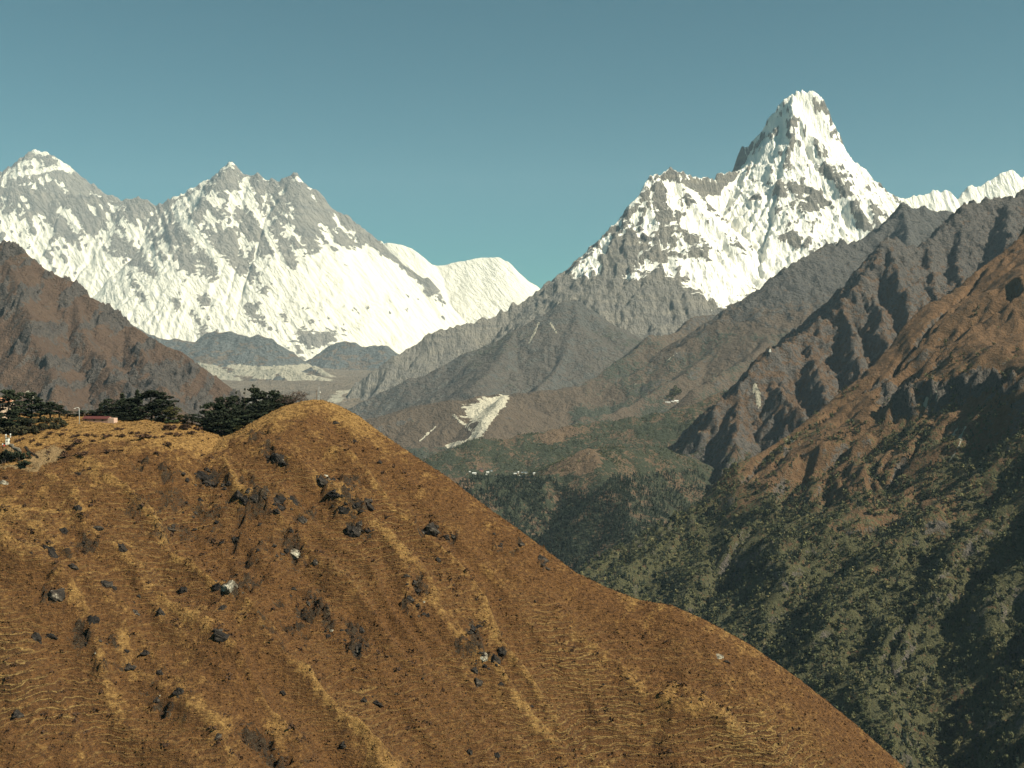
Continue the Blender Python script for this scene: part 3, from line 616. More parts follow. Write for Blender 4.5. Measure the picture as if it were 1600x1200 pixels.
# ------------------------------------------------------------------ the grassy hill in front, 300 to 550 m
L = Land(-300, 310, 250, 640, 0.75)
cr = np.array(PL([(-120, 652, 500), (0, 655), (100, 655), (180, 660), (260, 664), (300, 671), (322, 678, 490), (345, 684), (370, 674), (400, 656), (440, 636), (470, 627), (490, 623), (505, 623), (530, 632, 515), (560, 648), (600, 678), (650, 712), (700, 744), (760, 790), (800, 818), (850, 855), (900, 893), (950, 917), (1000, 936), (1050, 944), (1100, 966), (1170, 1004), (1250, 1060), (1340, 1132), (1420, 1203), (1520, 1290, 440)]))
yc = np.interp(L.X, cr[:, 0], cr[:, 1]); zc = np.interp(L.X, cr[:, 0], cr[:, 2])
v = yc - L.Y
v0 = np.interp(L.X, [-260, -200, -160, -130, -110, -90, 0, 200], [62, 52, 46, 26, 12, 6, 4, 4])
g0 = np.interp(L.X, [-260, -150, -120, -80, 0], [.12, .12, .16, .25, .30])
L.Z = np.where(v > 0, zc - g0 * v - (.70 - g0) * softplus(v - v0, 5), zc + .0 * v - .55 * softplus(-v - np.interp(L.X, [-200, -120, -90], [40, 25, 3]), 3))
fx, fy = .56, -.83                                   # downhill
q = L.X * .56 + L.Y * .83; w = L.X * .83 - L.Y * .56
face = sstep(6, 45, v - v0 * .6)
qw = q + 9 * fbm(q / 50, w / 70, 4, seed=2)
rill = ridged(qw / 34, w / 700, 2, .4, seed=3) + .35 * ridged(qw / 13, w / 90, 2, .4, seed=6)
L.Z += face * 7.5 * (rill - 1.2) + 3.5 * fbm(L.X / 60, L.Y / 60, 3, seed=4) * sstep(8, 60, np.abs(v)) + 1.1 * fbm(L.X / 10, L.Y / 10, 4, seed=5) * sstep(2, 12, np.abs(v)) + .42 * fbm(L.X / 2.6, L.Y / 2.6, 2, seed=25) * (.35 + .65 * face)
L.A = None
OUT = [(310, 742, 26, 16), (345, 760, 34, 18), (400, 775, 34, 14), (440, 790, 28, 14), (475, 808, 16, 12), (530, 770, 38, 22), (555, 790, 22, 14), (255, 740, 20, 10), (270, 800, 60, 40), (390, 820, 80, 50), (455, 862, 26, 20), (360, 915, 26, 16), (395, 895, 24, 14), (540, 990, 40, 16), (550, 1010, 30, 14), (650, 920, 18, 30), (670, 825, 22, 10), (700, 840, 20, 12), (790, 850, 26, 16), (850, 880, 10, 12), (750, 1020, 40, 26), (745, 980, 14, 10), (130, 850, 30, 14), (80, 925, 20, 14), (410, 690, 30, 12), (430, 715, 26, 12), (220, 725, 16, 8), (140, 1010, 60, 20), (260, 1095, 50, 20), (420, 1170, 60, 20), (40, 755, 14, 6), (560, 825, 26, 10), (480, 950, 50, 30), (440, 1000, 16, 10)]
rk = np.zeros(L.X.shape)
for i, (px, py, rx, rz) in enumerate(OUT): rk = np.maximum(rk, L.patch(px, py, rx, rz, -25, rag=.6, seed=i) * (.7 if rx * rz > 1500 else .95))
rk *= sstep(-.25, .25, fbm(L.X / 9, L.Y / 7, 4, seed=19))
L.rk = rk
hw = L.Z + 1.6 * fbm(L.X / 7, L.Y / 7, 3, seed=7); st = np.floor(hw / 2.6); fr = hw / 2.6 - st            # broken ledges in the outcrops
L.Z += rk * (3.0 * (sstep(.55, .95, fr) - fr) + 3.2 * (ridged(L.X / 6, L.Y / 6, 4, seed=9) - .8))
top = 1 - sstep(-4, 14, v - v0 * .75 + 6 * fbm(L.X / 14, L.Y / 14, 4, seed=12))
gold = .56 * sstep(1.30, 1.58, rill) * face * sstep(-.8, .2, fbm(L.X / 40, L.Y / 40, 3, seed=15)) + .62 * top * (1 - sstep(-75, -45, L.X)) + .12 * top + .12 * fbm(L.X / 30, L.Y / 30, 3, seed=13) + .34 * fbm(q / 11, w / 4.5, 4, .6, seed=14) + .02 + .16 * (1 - sstep(-110, -40, L.X)) * (1 - sstep(20, 75, v - v0)) - .26 * (1 - sstep(.75, 1.15, rill)) * face  # last term: hollows between ribs browner, their shade painted into the grass colour
gold += .5 * L.streak([(345, 683), (380, 664), (420, 648), (460, 632)], 3, rag=.6, seed=3) + .7 * L.streak([(0, 728), (30, 724), (60, 712), (75, 722)], 2.5, seed=4) + .7 * L.streak([(0, 790), (30, 792), (60, 796), (110, 800)], 2, seed=5)
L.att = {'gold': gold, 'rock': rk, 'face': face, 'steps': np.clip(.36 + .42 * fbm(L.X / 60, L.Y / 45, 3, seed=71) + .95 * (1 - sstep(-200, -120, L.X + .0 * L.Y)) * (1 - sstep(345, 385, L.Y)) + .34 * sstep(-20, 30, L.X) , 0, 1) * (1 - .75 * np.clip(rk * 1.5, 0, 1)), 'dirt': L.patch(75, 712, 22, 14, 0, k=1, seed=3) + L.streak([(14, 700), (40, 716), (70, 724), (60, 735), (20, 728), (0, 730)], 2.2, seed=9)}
t = NT('hill_grass_surface', 0.95)
n1 = t.noise(9, 6, .65); n2 = t.noise(1.6, 5, .7); n3 = t.noise(.55, 4, .7); n4 = t.noise(40, 4, .55)
# tufts drawn out along the contour
n5 = t.noise(1.0, 4, .65, t.scaled(.35, .5, 2.6, (0, 0, .98)))
sm_ = t.math('ADD', t.math('MULTIPLY', n2, .4), t.math('ADD', t.math('MULTIPLY', n5, .35), t.math('MULTIPLY', n3, .25)))
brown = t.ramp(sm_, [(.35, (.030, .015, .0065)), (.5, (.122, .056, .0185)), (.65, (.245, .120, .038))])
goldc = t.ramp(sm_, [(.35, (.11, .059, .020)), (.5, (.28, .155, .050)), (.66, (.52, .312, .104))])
gf = t.math('ADD', t.attr('gold'), t.math('MULTIPLY', t.math('SUBTRACT', n1, .5), .9)); gf = t.math('ADD', gf, t.math('MULTIPLY', t.math('SUBTRACT', n2, .5), 1.5)); gf = t.math('ADD', gf, t.math('MULTIPLY', t.math('SUBTRACT', n4, .5), .5))
# cattle steps: thin pale lines that follow the contours and cross one another
wob = t.math('ADD', t.math('MULTIPLY', t.noise(34, 4, .62), 10.0), t.math('MULTIPLY', t.noise(3.0, 3, .6), .5))
def steps(sp, tilt, w, msize, lo, hi, off=0.0):
    d = t.math('ADD', t.math('ADD', t.math('ADD', t.xyz(2), -off), wob), t.math('ADD', t.math('MULTIPLY', t.xyz(0), .83 * tilt), t.math('MULTIPLY', t.xyz(1), .56 * tilt)))
    f = t.math('ABSOLUTE', t.math('SUBTRACT', t.math('FRACT', t.math('MULTIPLY', d, 1 / sp)), .5))
    ln = t.math('SUBTRACT', 1.0, t.step(f, w * .4 / sp, w / sp))
    return t.math('MULTIPLY', ln, t.step(t.noise(msize, 4, .6, t.scaled(1, 1, 1.7)), lo, hi))
tr = t.math('MAXIMUM', steps(2.1, .02, .21, 40, .36, .58), t.math('MAXIMUM', steps(2.9, -.11, .22, 48, .40, .60), steps(1.6, .15, .17, 30, .46, .62)))
sh = t.math('MAXIMUM', steps(2.1, .02, .45, 40, .36, .58, -.42), steps(2.9, -.11, .5, 48, .40, .60, -.46))  # shade beneath the steps, painted as wider dark lines just below them
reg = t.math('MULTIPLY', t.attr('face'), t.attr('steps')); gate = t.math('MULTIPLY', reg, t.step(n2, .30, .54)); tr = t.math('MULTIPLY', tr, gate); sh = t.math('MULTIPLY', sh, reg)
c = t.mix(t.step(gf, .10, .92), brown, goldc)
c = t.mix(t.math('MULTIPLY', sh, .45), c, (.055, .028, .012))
c = t.mix(t.math('MULTIPLY', tr, .75), c, (.44, .29, .105))
rr = t.ramp(t.math('ADD', t.math('MULTIPLY', n2, .5), t.math('MULTIPLY', n3, .5)), [(.36, (.014, .010, .007)), (.54, (.048, .031, .018)), (.66, (.15, .11, .065)), (.76, (.40, .35, .26))])
rf = t.math('ADD', t.attr('rock'), t.math('MULTIPLY', t.math('SUBTRACT', n2, .5), 2.6)); rf = t.math('ADD', rf, t.math('MULTIPLY', t.math('SUBTRACT', n3, .5), 2.4))
c = t.mix(t.step(rf, .66, .80), c, rr)
c = t.mix(t.step(t.math('ADD', t.attr('dirt'), t.math('MULTIPLY', t.math('SUBTRACT', n2, .5), .8)), .45, .6), c, (.27, .18, .09))
t.bump(t.math('ADD', t.math('MULTIPLY', t.math('ADD', n2, t.math('MULTIPLY', tr, .35)), 1.0), t.math('ADD', t.math('MULTIPLY', n5, .7), t.math('MULTIPLY', n3, .6))), 1.8, 1.0)
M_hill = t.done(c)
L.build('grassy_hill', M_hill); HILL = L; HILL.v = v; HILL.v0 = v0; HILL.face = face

# ------------------------------------------------------------------ the air between here and the far summits
hz = bpy.data.meshes.new('haze'); x0, x1, y0, y1, z0, z1 = -19500, 19500, -2000, 32000, -1151.5, 5000
hz.from_pydata([(x, y, z) for z in (z0, z1) for x, y in ((x0, y0), (x1, y0), (x1, y1), (x0, y1))], [], [(3, 2, 1, 0), (4, 5, 6, 7), (0, 1, 5, 4), (1, 2, 6, 5), (2, 3, 7, 6), (3, 0, 4, 7)])
hm = bpy.data.materials.new('haze_air'); hm.use_nodes = True; hn = hm.node_tree.nodes
hn.remove(hn['Principled BSDF']); pv = hn.new('ShaderNodeVolumePrincipled')
pv.inputs['Color'].default_value = (.62, .83, 1.0, 1); pv.inputs['Density'].default_value = 1.4e-5; pv.inputs['Anisotropy'].default_value = 0.0
hm.node_tree.links.new(pv.outputs[0], hn['Material Output'].inputs['Volume'])
hz.materials.append(hm); ho = bpy.data.objects.new('haze', hz); COL.objects.link(ho); ho['kind'] = 'stuff'
ho['label'] = 'thin blue haze filling the valley'; ho['category'] = 'haze'
# ------------------------------------------------------------------ things: helpers
rnd = random.Random(11); nr = np.random.RandomState(5)
def link(o): COL.objects.link(o); return o
def thing(name, label, cat, loc, rz=0.0, group=None, sc=1.0):
    o = link(bpy.data.objects.new(name, None)); o.location = loc; o.rotation_euler = (0, 0, rz); o.scale = (sc,) * 3 if not isinstance(sc, tuple) else sc
    o['label'], o['category'], o['kind'] = label, cat, 'thing'
    if group: o['group'] = group
    return o
def part(name, me, parent, label=None):
    o = link(bpy.data.objects.new(name, me)); o.parent = parent
    if label: o['label'] = label
    return o
def tagged(name, me, label, cat, loc, rot=(0, 0, 0), sc=(1, 1, 1), group=None):
    o = link(bpy.data.objects.new(name, me)); o.location = loc; o.rotation_euler = rot; o.scale = sc
    o['label'], o['category'], o['kind'] = label, cat, 'thing'
    if group: o['group'] = group
    return o
def dup(root, loc, rz, sc, label=None, group=None):
    r = link(root.copy()); r.location = loc; r.rotation_euler = (0, 0, rz); r.scale = sc if isinstance(sc, tuple) else (sc,) * 3
    if label: r['label'] = label
    if group: r['group'] = group
    for ch in list(root.children):
        c = link(ch.copy()); c.parent = r
        for g in ch.children: d = link(g.copy()); d.parent = c
    return r
def plain(name, c0, c1=None, size=.5, rough=.9, var=0.0, metal=0.0):
    t = NT(name, rough); t.b.inputs['Metallic'].default_value = metal
    c = t.ramp(t.noise(size, 4), [(.35, c0), (.65, c1 or tuple(x * .8 for x in c0))])
    if var:
        n = t.n.new('ShaderNodeObjectInfo'); hs = t.n.new('ShaderNodeHueSaturation')
        t.l.new(t.math('ADD', 1 - var, t.math('MULTIPLY', n.outputs['Random'], 2 * var)), hs.inputs['Value']); t.l.new(c, hs.inputs['Color']); c = hs.outputs[0]
    return t.done(c)
class MB:
    """collects boxes, tubes and prisms into one mesh"""
    def __init__(s): s.v, s.f = [], []
    def add(s, v, f): k = len(s.v); s.v += [tuple(p) for p in v]; s.f += [tuple(i + k for i in q) for q in f]; return s
    def box(s, cx, cy, z0, sx, sy, h, taper=1.0):
        a, b = sx / 2, sy / 2; t = taper
        return s.add([(cx - a, cy - b, z0), (cx + a, cy - b, z0), (cx + a, cy + b, z0), (cx - a, cy + b, z0), (cx - a * t, cy - b * t, z0 + h), (cx + a * t, cy - b * t, z0 + h), (cx + a * t, cy + b * t, z0 + h), (cx - a * t, cy + b * t, z0 + h)],
                     [(3, 2, 1, 0), (4, 5, 6, 7), (0, 1, 5, 4), (1, 2, 6, 5), (2, 3, 7, 6), (3, 0, 4, 7)])
    def gable(s, cx, cy, z0, sx, sy, h, over=.4, th=.18):
        """a two-sided roof with thickness, ridge along x"""
        a, b = sx / 2 + over, sy / 2 + over; o = over * h / (sy / 2)
        v = []
        for dz in (0, th): v += [(cx - a, cy - b, z0 - o + dz), (cx + a, cy - b, z0 - o + dz), (cx + a, cy, z0 + h + dz), (cx - a, cy, z0 + h + dz), (cx + a, cy + b, z0 - o + dz), (cx - a, cy + b, z0 - o + dz)]
        return s.add(v, [(1, 0, 3, 2), (3, 5, 4, 2), (6, 7, 8, 9), (8, 10, 11, 9), (0, 1, 7, 6), (4, 5, 11, 10), (1, 2, 8, 7), (2, 4, 10, 8), (3, 0, 6, 9), (5, 3, 9, 11)])
    def gwall(s, cx, cy, z0, sx, sy, h, g):
        a, b = sx / 2, sy / 2
        v = [(cx - a, cy - b, z0), (cx + a, cy - b, z0), (cx + a, cy + b, z0), (cx - a, cy + b, z0), (cx - a, cy - b, z0 + h), (cx + a, cy - b, z0 + h), (cx + a, cy + b, z0 + h), (cx - a, cy + b, z0 + h), (cx - a, cy, z0 + h + g), (cx + a, cy, z0 + h + g)]
        return s.add(v, [(3, 2, 1, 0), (0, 1, 5, 4), (2, 3, 7, 6), (1, 2, 6, 9, 5), (3, 0, 4, 8, 7), (4, 5, 9, 8), (6, 7, 8, 9)])
    def tube(s, pts, rad, n=7):
        rings = []
        for k, (p, r) in enumerate(zip(pts, rad)):
            p = Vector(p); d = (Vector(pts[min(k + 1, len(pts) - 1)]) - Vector(pts[max(k - 1, 0)])).normalized()
            u = d.cross(Vector((.31, .95, .05))).normalized(); w = d.cross(u)
            rings.append([p + (u * math.cos(2 * math.pi * i / n) + w * math.sin(2 * math.pi * i / n)) * r for i in range(n)])
        v = [q for rg in rings for q in rg]; m = len(rings)
        f = [(a * n + i, a * n + (i + 1) % n, (a + 1) * n + (i + 1) % n, (a + 1) * n + i) for a in range(m - 1) for i in range(n)]
        return s.add(v, f + [tuple(reversed(range(n))), tuple((m - 1) * n + i for i in range(n))])
    def ball(s, c, rx, rz, n=10, m=6):
        v = [(c[0], c[1], c[2] - rz)] + [(c[0] + rx * math.sin(math.pi * k / m) * math.cos(2 * math.pi * i / n), c[1] + rx * math.sin(math.pi * k / m) * math.sin(2 * math.pi * i / n), c[2] - rz * math.cos(math.pi * k / m)) for k in range(1, m) for i in range(n)] + [(c[0], c[1], c[2] + rz)]
        f = [(0, 1 + (i + 1) % n, 1 + i) for i in range(n)] + [(1 + a * n + i, 1 + a * n + (i + 1) % n, 1 + (a + 1) * n + (i + 1) % n, 1 + (a + 1) * n + i) for a in range(m - 2) for i in range(n)]
        k = 1 + (m - 2) * n; f += [(k + i, k + (i + 1) % n, len(v) - 1) for i in range(n)]
        return s.add(v, f)
    def mesh(s, name, mat, smooth=False):
        me = bpy.data.meshes.new(name); me.from_pydata(s.v, [], s.f); me.update()
        if smooth: me.polygons.foreach_set('use_smooth', [True] * len(me.polygons))
        me.materials.append(mat); return me
def leaves(name, c, size, mat, flat=.0, extra=None):
    """small leaf-sprays (kite-shaped faces) at the given centres"""
    n = len(c); a = nr.normal(size=(n, 3)); a[:, 2] *= (1 - flat); a /= np.linalg.norm(a, axis=1)[:, None]
    b = nr.normal(size=(n, 3)); b[:, 2] *= (1 - flat); b -= a * (a * b).sum(1)[:, None]; b /= np.linalg.norm(b, axis=1)[:, None]
    sz = (size * nr.uniform(.6, 1.3, n))[:, None]
    v = np.stack([c - a * sz * .6, c + b * sz * .38, c + a * sz * .7, c - b * sz * .42], 1).reshape(-1, 3)
    if extra is not None:
        me = mesh_from(name, np.concatenate([v, extra[0]]), np.concatenate([np.arange(4 * n).reshape(n, 4), extra[1] + 4 * n]))
    else: me = mesh_from(name, v, np.arange(4 * n).reshape(n, 4))
    me.materials.append(mat); return me

# ------------------------------------------------------------------ trees on the hilltop
M_bark = plain('bark', (.075, .055, .042), (.035, .027, .022), .4)
M_ever = plain('evergreen_leaf', (.028, .036, .016), (.010, .015, .008), 1.5, var=.35)
M_olive = plain('olive_leaf', (.085, .075, .022), (.045, .045, .016), 1.2, var=.3)
M_rust = plain('russet_leaf', (.13, .055, .025), (.07, .033, .018), .8, var=.3)
M_twig = plain('bare_twig', (.10, .065, .05), (.06, .04, .032), .5)
M_green = plain('fresh_leaf', (.075, .095, .03), (.04, .055, .018), 1.0, var=.2)
def tree_parts(kind, seed):
    """trunk mesh and crown mesh of a tree 10 m high"""
    r = random.Random(seed); n_ = np.random.RandomState(seed)
    tk = MB(); bend = [(r.uniform(-.35, .35) * k / 3, r.uniform(-.35, .35) * k / 3) for k in range(5)]
    hts = [-1.5, 2.5, 5, 7.5, 9.4]
    tk.tube([(bend[k][0], bend[k][1], hts[k]) for k in range(5)], [.34, .25, .19, .12, .04])
    cs = []
    def clump(c, rx, rz, n):
        p = n_.normal(size=(n, 3)); p /= np.linalg.norm(p, axis=1)[:, None]; p *= (n_.uniform(.25, 1, n) ** .4)[:, None]
        cs.append(p * (rx, rx, rz) + c)
    if kind == 'pad':
        for k in range(13):
            h = 3.2 + 6.4 * (k / 12) ** .9; a = r.uniform(0, 6.28); d = (r.uniform(.8, 3.4) if k < 11 else .3) * (1.1 - .45 * abs(h - 6) / 4); e = (math.cos(a) * d, math.sin(a) * d, h)
            tk.tube([(0, 0, h - 1.0), (e[0] * .5, e[1] * .5, h - .6), e], [.09, .06, .03], 5); clump(e, r.uniform(1.1, 1.9), r.uniform(.30, .55), 110)
        clump((0, 0, 9.4), 1.6, .5, 130)
    elif kind == 'cone':
        for k in range(20):
            h = 1.2 + 8.3 * k / 19; rr = (10.2 - h) * .36
            for _ in range(4 if k < 14 else 2):
                a = r.uniform(0, 6.28); d = rr * r.uniform(.35, .95); clump((math.cos(a) * d, math.sin(a) * d, h - d * .25), .45 + rr * .28, .26, 24)
            if k % 2 == 0: tk.tube([(0, 0, h), (math.cos(a) * rr * .8, math.sin(a) * rr * .8, h - .3)], [.06, .02], 5)
        clump((0, 0, 9.6), .3, .55, 20)
    elif kind == 'dome':
        for k in range(26):
            a = r.uniform(0, 6.28); h = r.uniform(1.6, 9.0); d = r.uniform(.5, 1) * 3.4 * math.sqrt(max(.08, 1 - ((h - 4.6) / 5.2) ** 2)); e = (math.cos(a) * d, math.sin(a) * d, h)
            tk.tube([(0, 0, max(1, h - 1.6)), (e[0] * .6, e[1] * .6, h - .5), e], [.09, .06, .02], 5); clump(e, r.uniform(.8, 1.5), r.uniform(.5, .9), 62)
    elif kind == 'bare':
        for k in range(46):
            a = r.uniform(0, 6.28); h = r.uniform(2, 7.5); d = r.uniform(1.6, 4.2); e = (math.cos(a) * d, math.sin(a) * d, min(10, h + r.uniform(1.2, 3.2)))
            tk.tube([(0, 0, h * .7), (e[0] * .5, e[1] * .5, h), e], [.09, .06, .025], 4)
            for _ in range(3): clump((e[0] * r.uniform(.6, 1), e[1] * r.uniform(.6, 1), e[2] * r.uniform(.8, 1)), .9, .6, 9)
    elif kind == 'snag':
        for k in range(9):
            a = r.uniform(0, 6.28); h = r.uniform(5, 9.3); d = r.uniform(.5, 1.4)
            tk.tube([(0, 0, h), (math.cos(a) * d * .6, math.sin(a) * d * .6, h + .3), (math.cos(a) * d, math.sin(a) * d, h + r.uniform(-.2, .8))], [.07, .05, .02], 4)
        clump((.2, 0, 9.2), .7, .25, 40); clump((-.3, .1, 8.4), .5, .2, 26)
    return tk, np.concatenate(cs)
LEAF = {'pad': (.62, M_ever, .55), 'cone': (.5, M_ever, .4), 'dome': (.6, M_ever, .1), 'bare': (.3, M_twig, 0), 'snag': (.45, M_ever, .5), 'olive': (.55, M_olive, .1), 'rust': (.55, M_rust, .1)}
PROTO = {}
def tree(kind, seed, px, top, Y, wpx, label, cat='tree', group=None, name=None):
    x = (px - CX) / F * Y; z0 = float(HILL.z(x, Y)); zt = P(px, top, Y)[2]; h = max(2.0, zt - z0)
    sc = (wpx / F * Y / 7.0, wpx / F * Y / 7.0, h / 10.0)
    key = (kind, seed % 3)
    nm = name or {'bare': 'bare_tree', 'snag': 'dead_tree', 'olive': 'olive_tree', 'rust': 'russet_tree', 'cone': 'fir_tree', 'pad': 'pine_tree', 'dome': 'juniper_tree'}[kind]
    if key not in PROTO:
        tk, c = tree_parts({'olive': 'dome', 'rust': 'dome'}.get(kind, kind), hash(kind) % 1 + 31 * (seed % 3) + len(kind)); s_, m_, f_ = LEAF[kind]
        t = thing(nm, label, cat, (x, Y, z0), rnd.uniform(0, 6.28), group, sc)
        part('trunk', tk.mesh('trunk', M_bark), t); part('crown', leaves('crown', c, s_, m_, f_), t)
        PROTO[key] = t; return t
    t = dup(PROTO[key], (x, Y, z0), rnd.uniform(0, 6.28), sc, label, group); t.name = nm
    if not group and 'group' in t: del t['group']
    t['category'] = cat
    return t
GA, GB, GC = 'evergreens at the left end of the hilltop', 'evergreens in the clump behind the red-roofed shed', 'evergreens in the thicket below the bare knoll'
LA = 'dark spreading pine with flat layered boughs at the left end of the hilltop'
for i, (px, top, Y, w) in enumerate([(12, 609, 478, 46), (-12, 622, 480, 44), (30, 638, 484, 34), (62, 630, 492, 34), (78, 628, 496, 36), (92, 633, 500, 30), (104, 642, 503, 26), (18, 640, 472, 36), (-4, 645, 470, 38), (46, 646, 488, 34), (36, 655, 480, 34)]):
    tree('pad', i, px, top, Y, w, LA, group=GA)
tree('pad', 1, 48, 613, 486, 38, 'tall slender pine with one flat umbrella top above its neighbours')
LB = 'dark evergreen in the dense clump behind the red-roofed shed'
for i, (px, top, Y, w, k) in enumerate([(132, 640, 512, 34, 'dome'), (146, 646, 516, 30, 'dome'), (176, 622, 512, 40, 'dome'), (190, 614, 520, 36, 'cone'), (205, 622, 514, 38, 'pad'), (214, 609, 520, 36, 'cone'), (250, 613, 518, 42, 'pad'), (222, 634, 510, 40, 'dome'), (186, 638, 511, 40, 'dome'), (166, 644, 511, 32, 'dome'), (252, 636, 512, 36, 'dome'), (204, 646, 508, 36, 'dome'), (262, 628, 520, 26, 'pad')]):
    tree(k, i, px, top, Y, w, LB, group=GB)
tree('pad', 2, 236, 610, 512, 48, 'tallest layered pine of the clump behind the shed, bare trunk showing')
tree('cone', 0, 156, 630, 519, 24, 'lone pointed fir left of the dense clump by the shed')
tree('rust', 0, 159, 640, 514, 20, 'small rust-coloured tree in front of a pointed fir', name='russet_tree')
tree('olive', 0, 272, 634, 510, 32, 'round olive and amber tree at the right end of the shed clump')
tree('dome', 1, 299, 646, 505, 34, 'low rounded dark bush between the two evergreen clumps', 'bush', name='round_bush')
tree('dome', 2, 322, 650, 506, 28, 'narrow dark bush touching the left side of the thicket', 'bush', name='round_bush')
LC = 'dark green tree in the dense thicket left of the bare knoll'
for i, (px, top, Y, w, k) in enumerate([(334, 624, 512, 40, 'dome'), (352, 617, 516, 44, 'dome'), (372, 616, 520, 42, 'dome'), (397, 606, 522, 38, 'pad'), (412, 612, 524, 40, 'dome'), (428, 607, 526, 34, 'dome'), (442, 616, 524, 30, 'dome'), (340, 640, 506, 40, 'dome'), (360, 636, 508, 42, 'dome'), (382, 632, 510, 44, 'dome'), (402, 628, 513, 44, 'dome'), (420, 630, 515, 38, 'dome'), (345, 656, 501, 40, 'dome'), (366, 652, 502, 44, 'dome'), (388, 646, 505, 42, 'dome'), (406, 644, 508, 36, 'dome'), (330, 655, 504, 32, 'dome'), (432, 628, 518, 32, 'dome'), (356, 668, 499, 34, 'dome'), (375, 664, 500, 30, 'olive')]):
    tree(k, i, px, top, Y, w, LC, group=GC)
tree('bare', 0, 458, 611, 520, 44, 'leafless reddish tree at the right end of the thicket')
tree('bare', 1, 444, 613, 527, 30, 'thin leafless tree half hidden behind the thicket')
tree('snag', 0, 396, 597, 521, 20, 'dead tree with a small tufted top standing tallest above the thicket')
tree('snag', 1, 382, 603, 518, 18, 'dead leaning tree with bare side branches above the thicket')
tree('snag', 2, 369, 608, 517, 16, 'short dead tree poking out of the thicket left of the tallest snag')

# shrubs: made like a small dome crown on several stems
def shrub_mesh(seed, mat):
    r = random.Random(seed); n_ = np.random.RandomState(seed); st = MB(); cs = []
    for k in range(14):
        a = r.uniform(0, 6.28); d = r.uniform(.15, .95); h = r.uniform(.25, .9) * math.sqrt(1.05 - d * d * .8); e = (math.cos(a) * d, math.sin(a) * d, h)
        st.tube([(e[0] * .2, e[1] * .2, -.4), (e[0] * .6, e[1] * .6, h * .5), e], [.05, .035, .015], 4)
        p = n_.normal(size=(26, 3)); p /= np.linalg.norm(p, axis=1)[:, None]; cs.append(p * (.33, .33, .22) * n_.uniform(.4, 1, (26, 1)) + e)
    return st.mesh('stems', M_bark), leaves('foliage', np.concatenate(cs), .24, mat, .2)
M_heath = plain('heath_leaf', (.10, .052, .028), (.05, .028, .018), .6, var=.35)
M_scrub = plain('scrub_leaf', (.05, .045, .02), (.024, .024, .013), .6, var=.3)
SH = {}
def shrub(kind, seed, px, py, wpx, hpx, label, group=None, Y=None):
    p = HILL.hit(px, py) if Y is None else np.array(((px - CX) / F * Y, Y, float(HILL.z((px - CX) / F * Y, Y))))
    if p is None: return
    m = p[1] / F; sc = (wpx * m / 2.1, wpx * m / 2.1, hpx * m / 1.0); key = (kind, seed % 2)
    if key not in SH:
        a, b = shrub_mesh(seed + len(kind), {'heath': M_heath, 'scrub': M_scrub, 'green': M_green, 'ever': M_ever, 'rust': M_rust}[kind])
        SH[key] = t = thing('shrub', label, 'shrub', p, rnd.uniform(0, 6), group, sc); part('stems', a, t); part('foliage', b, t); return t
    t = dup(SH[key], p, rnd.uniform(0, 6), sc, label, group)
    if not group and 'group' in t: del t['group']
    return t
G1 = 'low reddish shrubs on the golden hilltop meadow'
for i, (px, py, w, h) in enumerate([(118, 683, 14, 5), (135, 682, 12, 5), (185, 672, 16, 5), (205, 678, 10, 4), (214, 678, 9, 4), (222, 684, 30, 6), (232, 677, 10, 3), (243, 685, 10, 4), (167, 683, 16, 5), (190, 682, 14, 4), (262, 679, 16, 4), (255, 683, 9, 3), (277, 681, 14, 6), (300, 678, 16, 5), (310, 672, 16, 6), (120, 693, 22, 7), (110, 700, 14, 6), (60, 697, 12, 5), (50, 690, 9, 4), (36, 687, 8, 4), (28, 690, 9, 5), (78, 678, 12, 4), (95, 680, 12, 4), (72, 684, 10, 3), (144, 690, 10, 4), (150, 683, 9, 3), (262, 697, 14, 7), (246, 710, 14, 5), (128, 712, 22, 7), (100, 715, 18, 7), (170, 706, 18, 5)]):
    shrub('heath', i, px, py, w, h, 'low reddish brown shrub growing on the golden hilltop meadow', G1)
shrub('heath', 0, 268, 672, 24, 10, 'largest red-brown shrub on the hilltop, left of a gap in the meadow')
shrub('heath', 1, 291, 671, 22, 9, 'wide dark brown shrub just right of the largest red-brown one')
G2 = 'olive scrub below the pines at the left end of the hilltop'
for i, (px, py, w, h) in enumerate([(12, 678, 30, 14), (34, 679, 26, 14), (52, 676, 26, 13), (68, 673, 24, 12), (82, 670, 24, 11), (96, 667, 20, 10), (24, 668, 30, 14), (48, 665, 30, 12), (74, 660, 26, 10), (90, 660, 20, 8), (4, 668, 28, 16)]):
    shrub('scrub', i, px, py, w, h, 'tangled olive-brown scrub below the pines at the hilltop\'s left end', G2)
shrub('ever', 0, 8, 722, 34, 20, 'big round dark green bush at the left edge beside the path')
shrub('ever', 1, 34, 718, 26, 14, 'dark green bush shaded under a rock beside the path')
shrub('ever', 0, 40, 727, 26, 8, 'flat spreading dark green bush in the crook of the path')
shrub('green', 0, 268, 662, 22, 8, 'bright green low shrub below the round olive tree')
shrub('green', 1, 322, 668, 24, 9, 'bright green low shrub at the left foot of the thicket')
shrub('green', 0, 382, 664, 20, 8, 'bright green shrub at the lower right edge of the thicket')
shrub('rust', 0, 284, 660, 8, 8, 'small vivid rust-red shrub between the two tree clumps')
shrub('rust', 1, 444, 634, 10, 6, 'small rust-red shrub beside the path on the knoll')

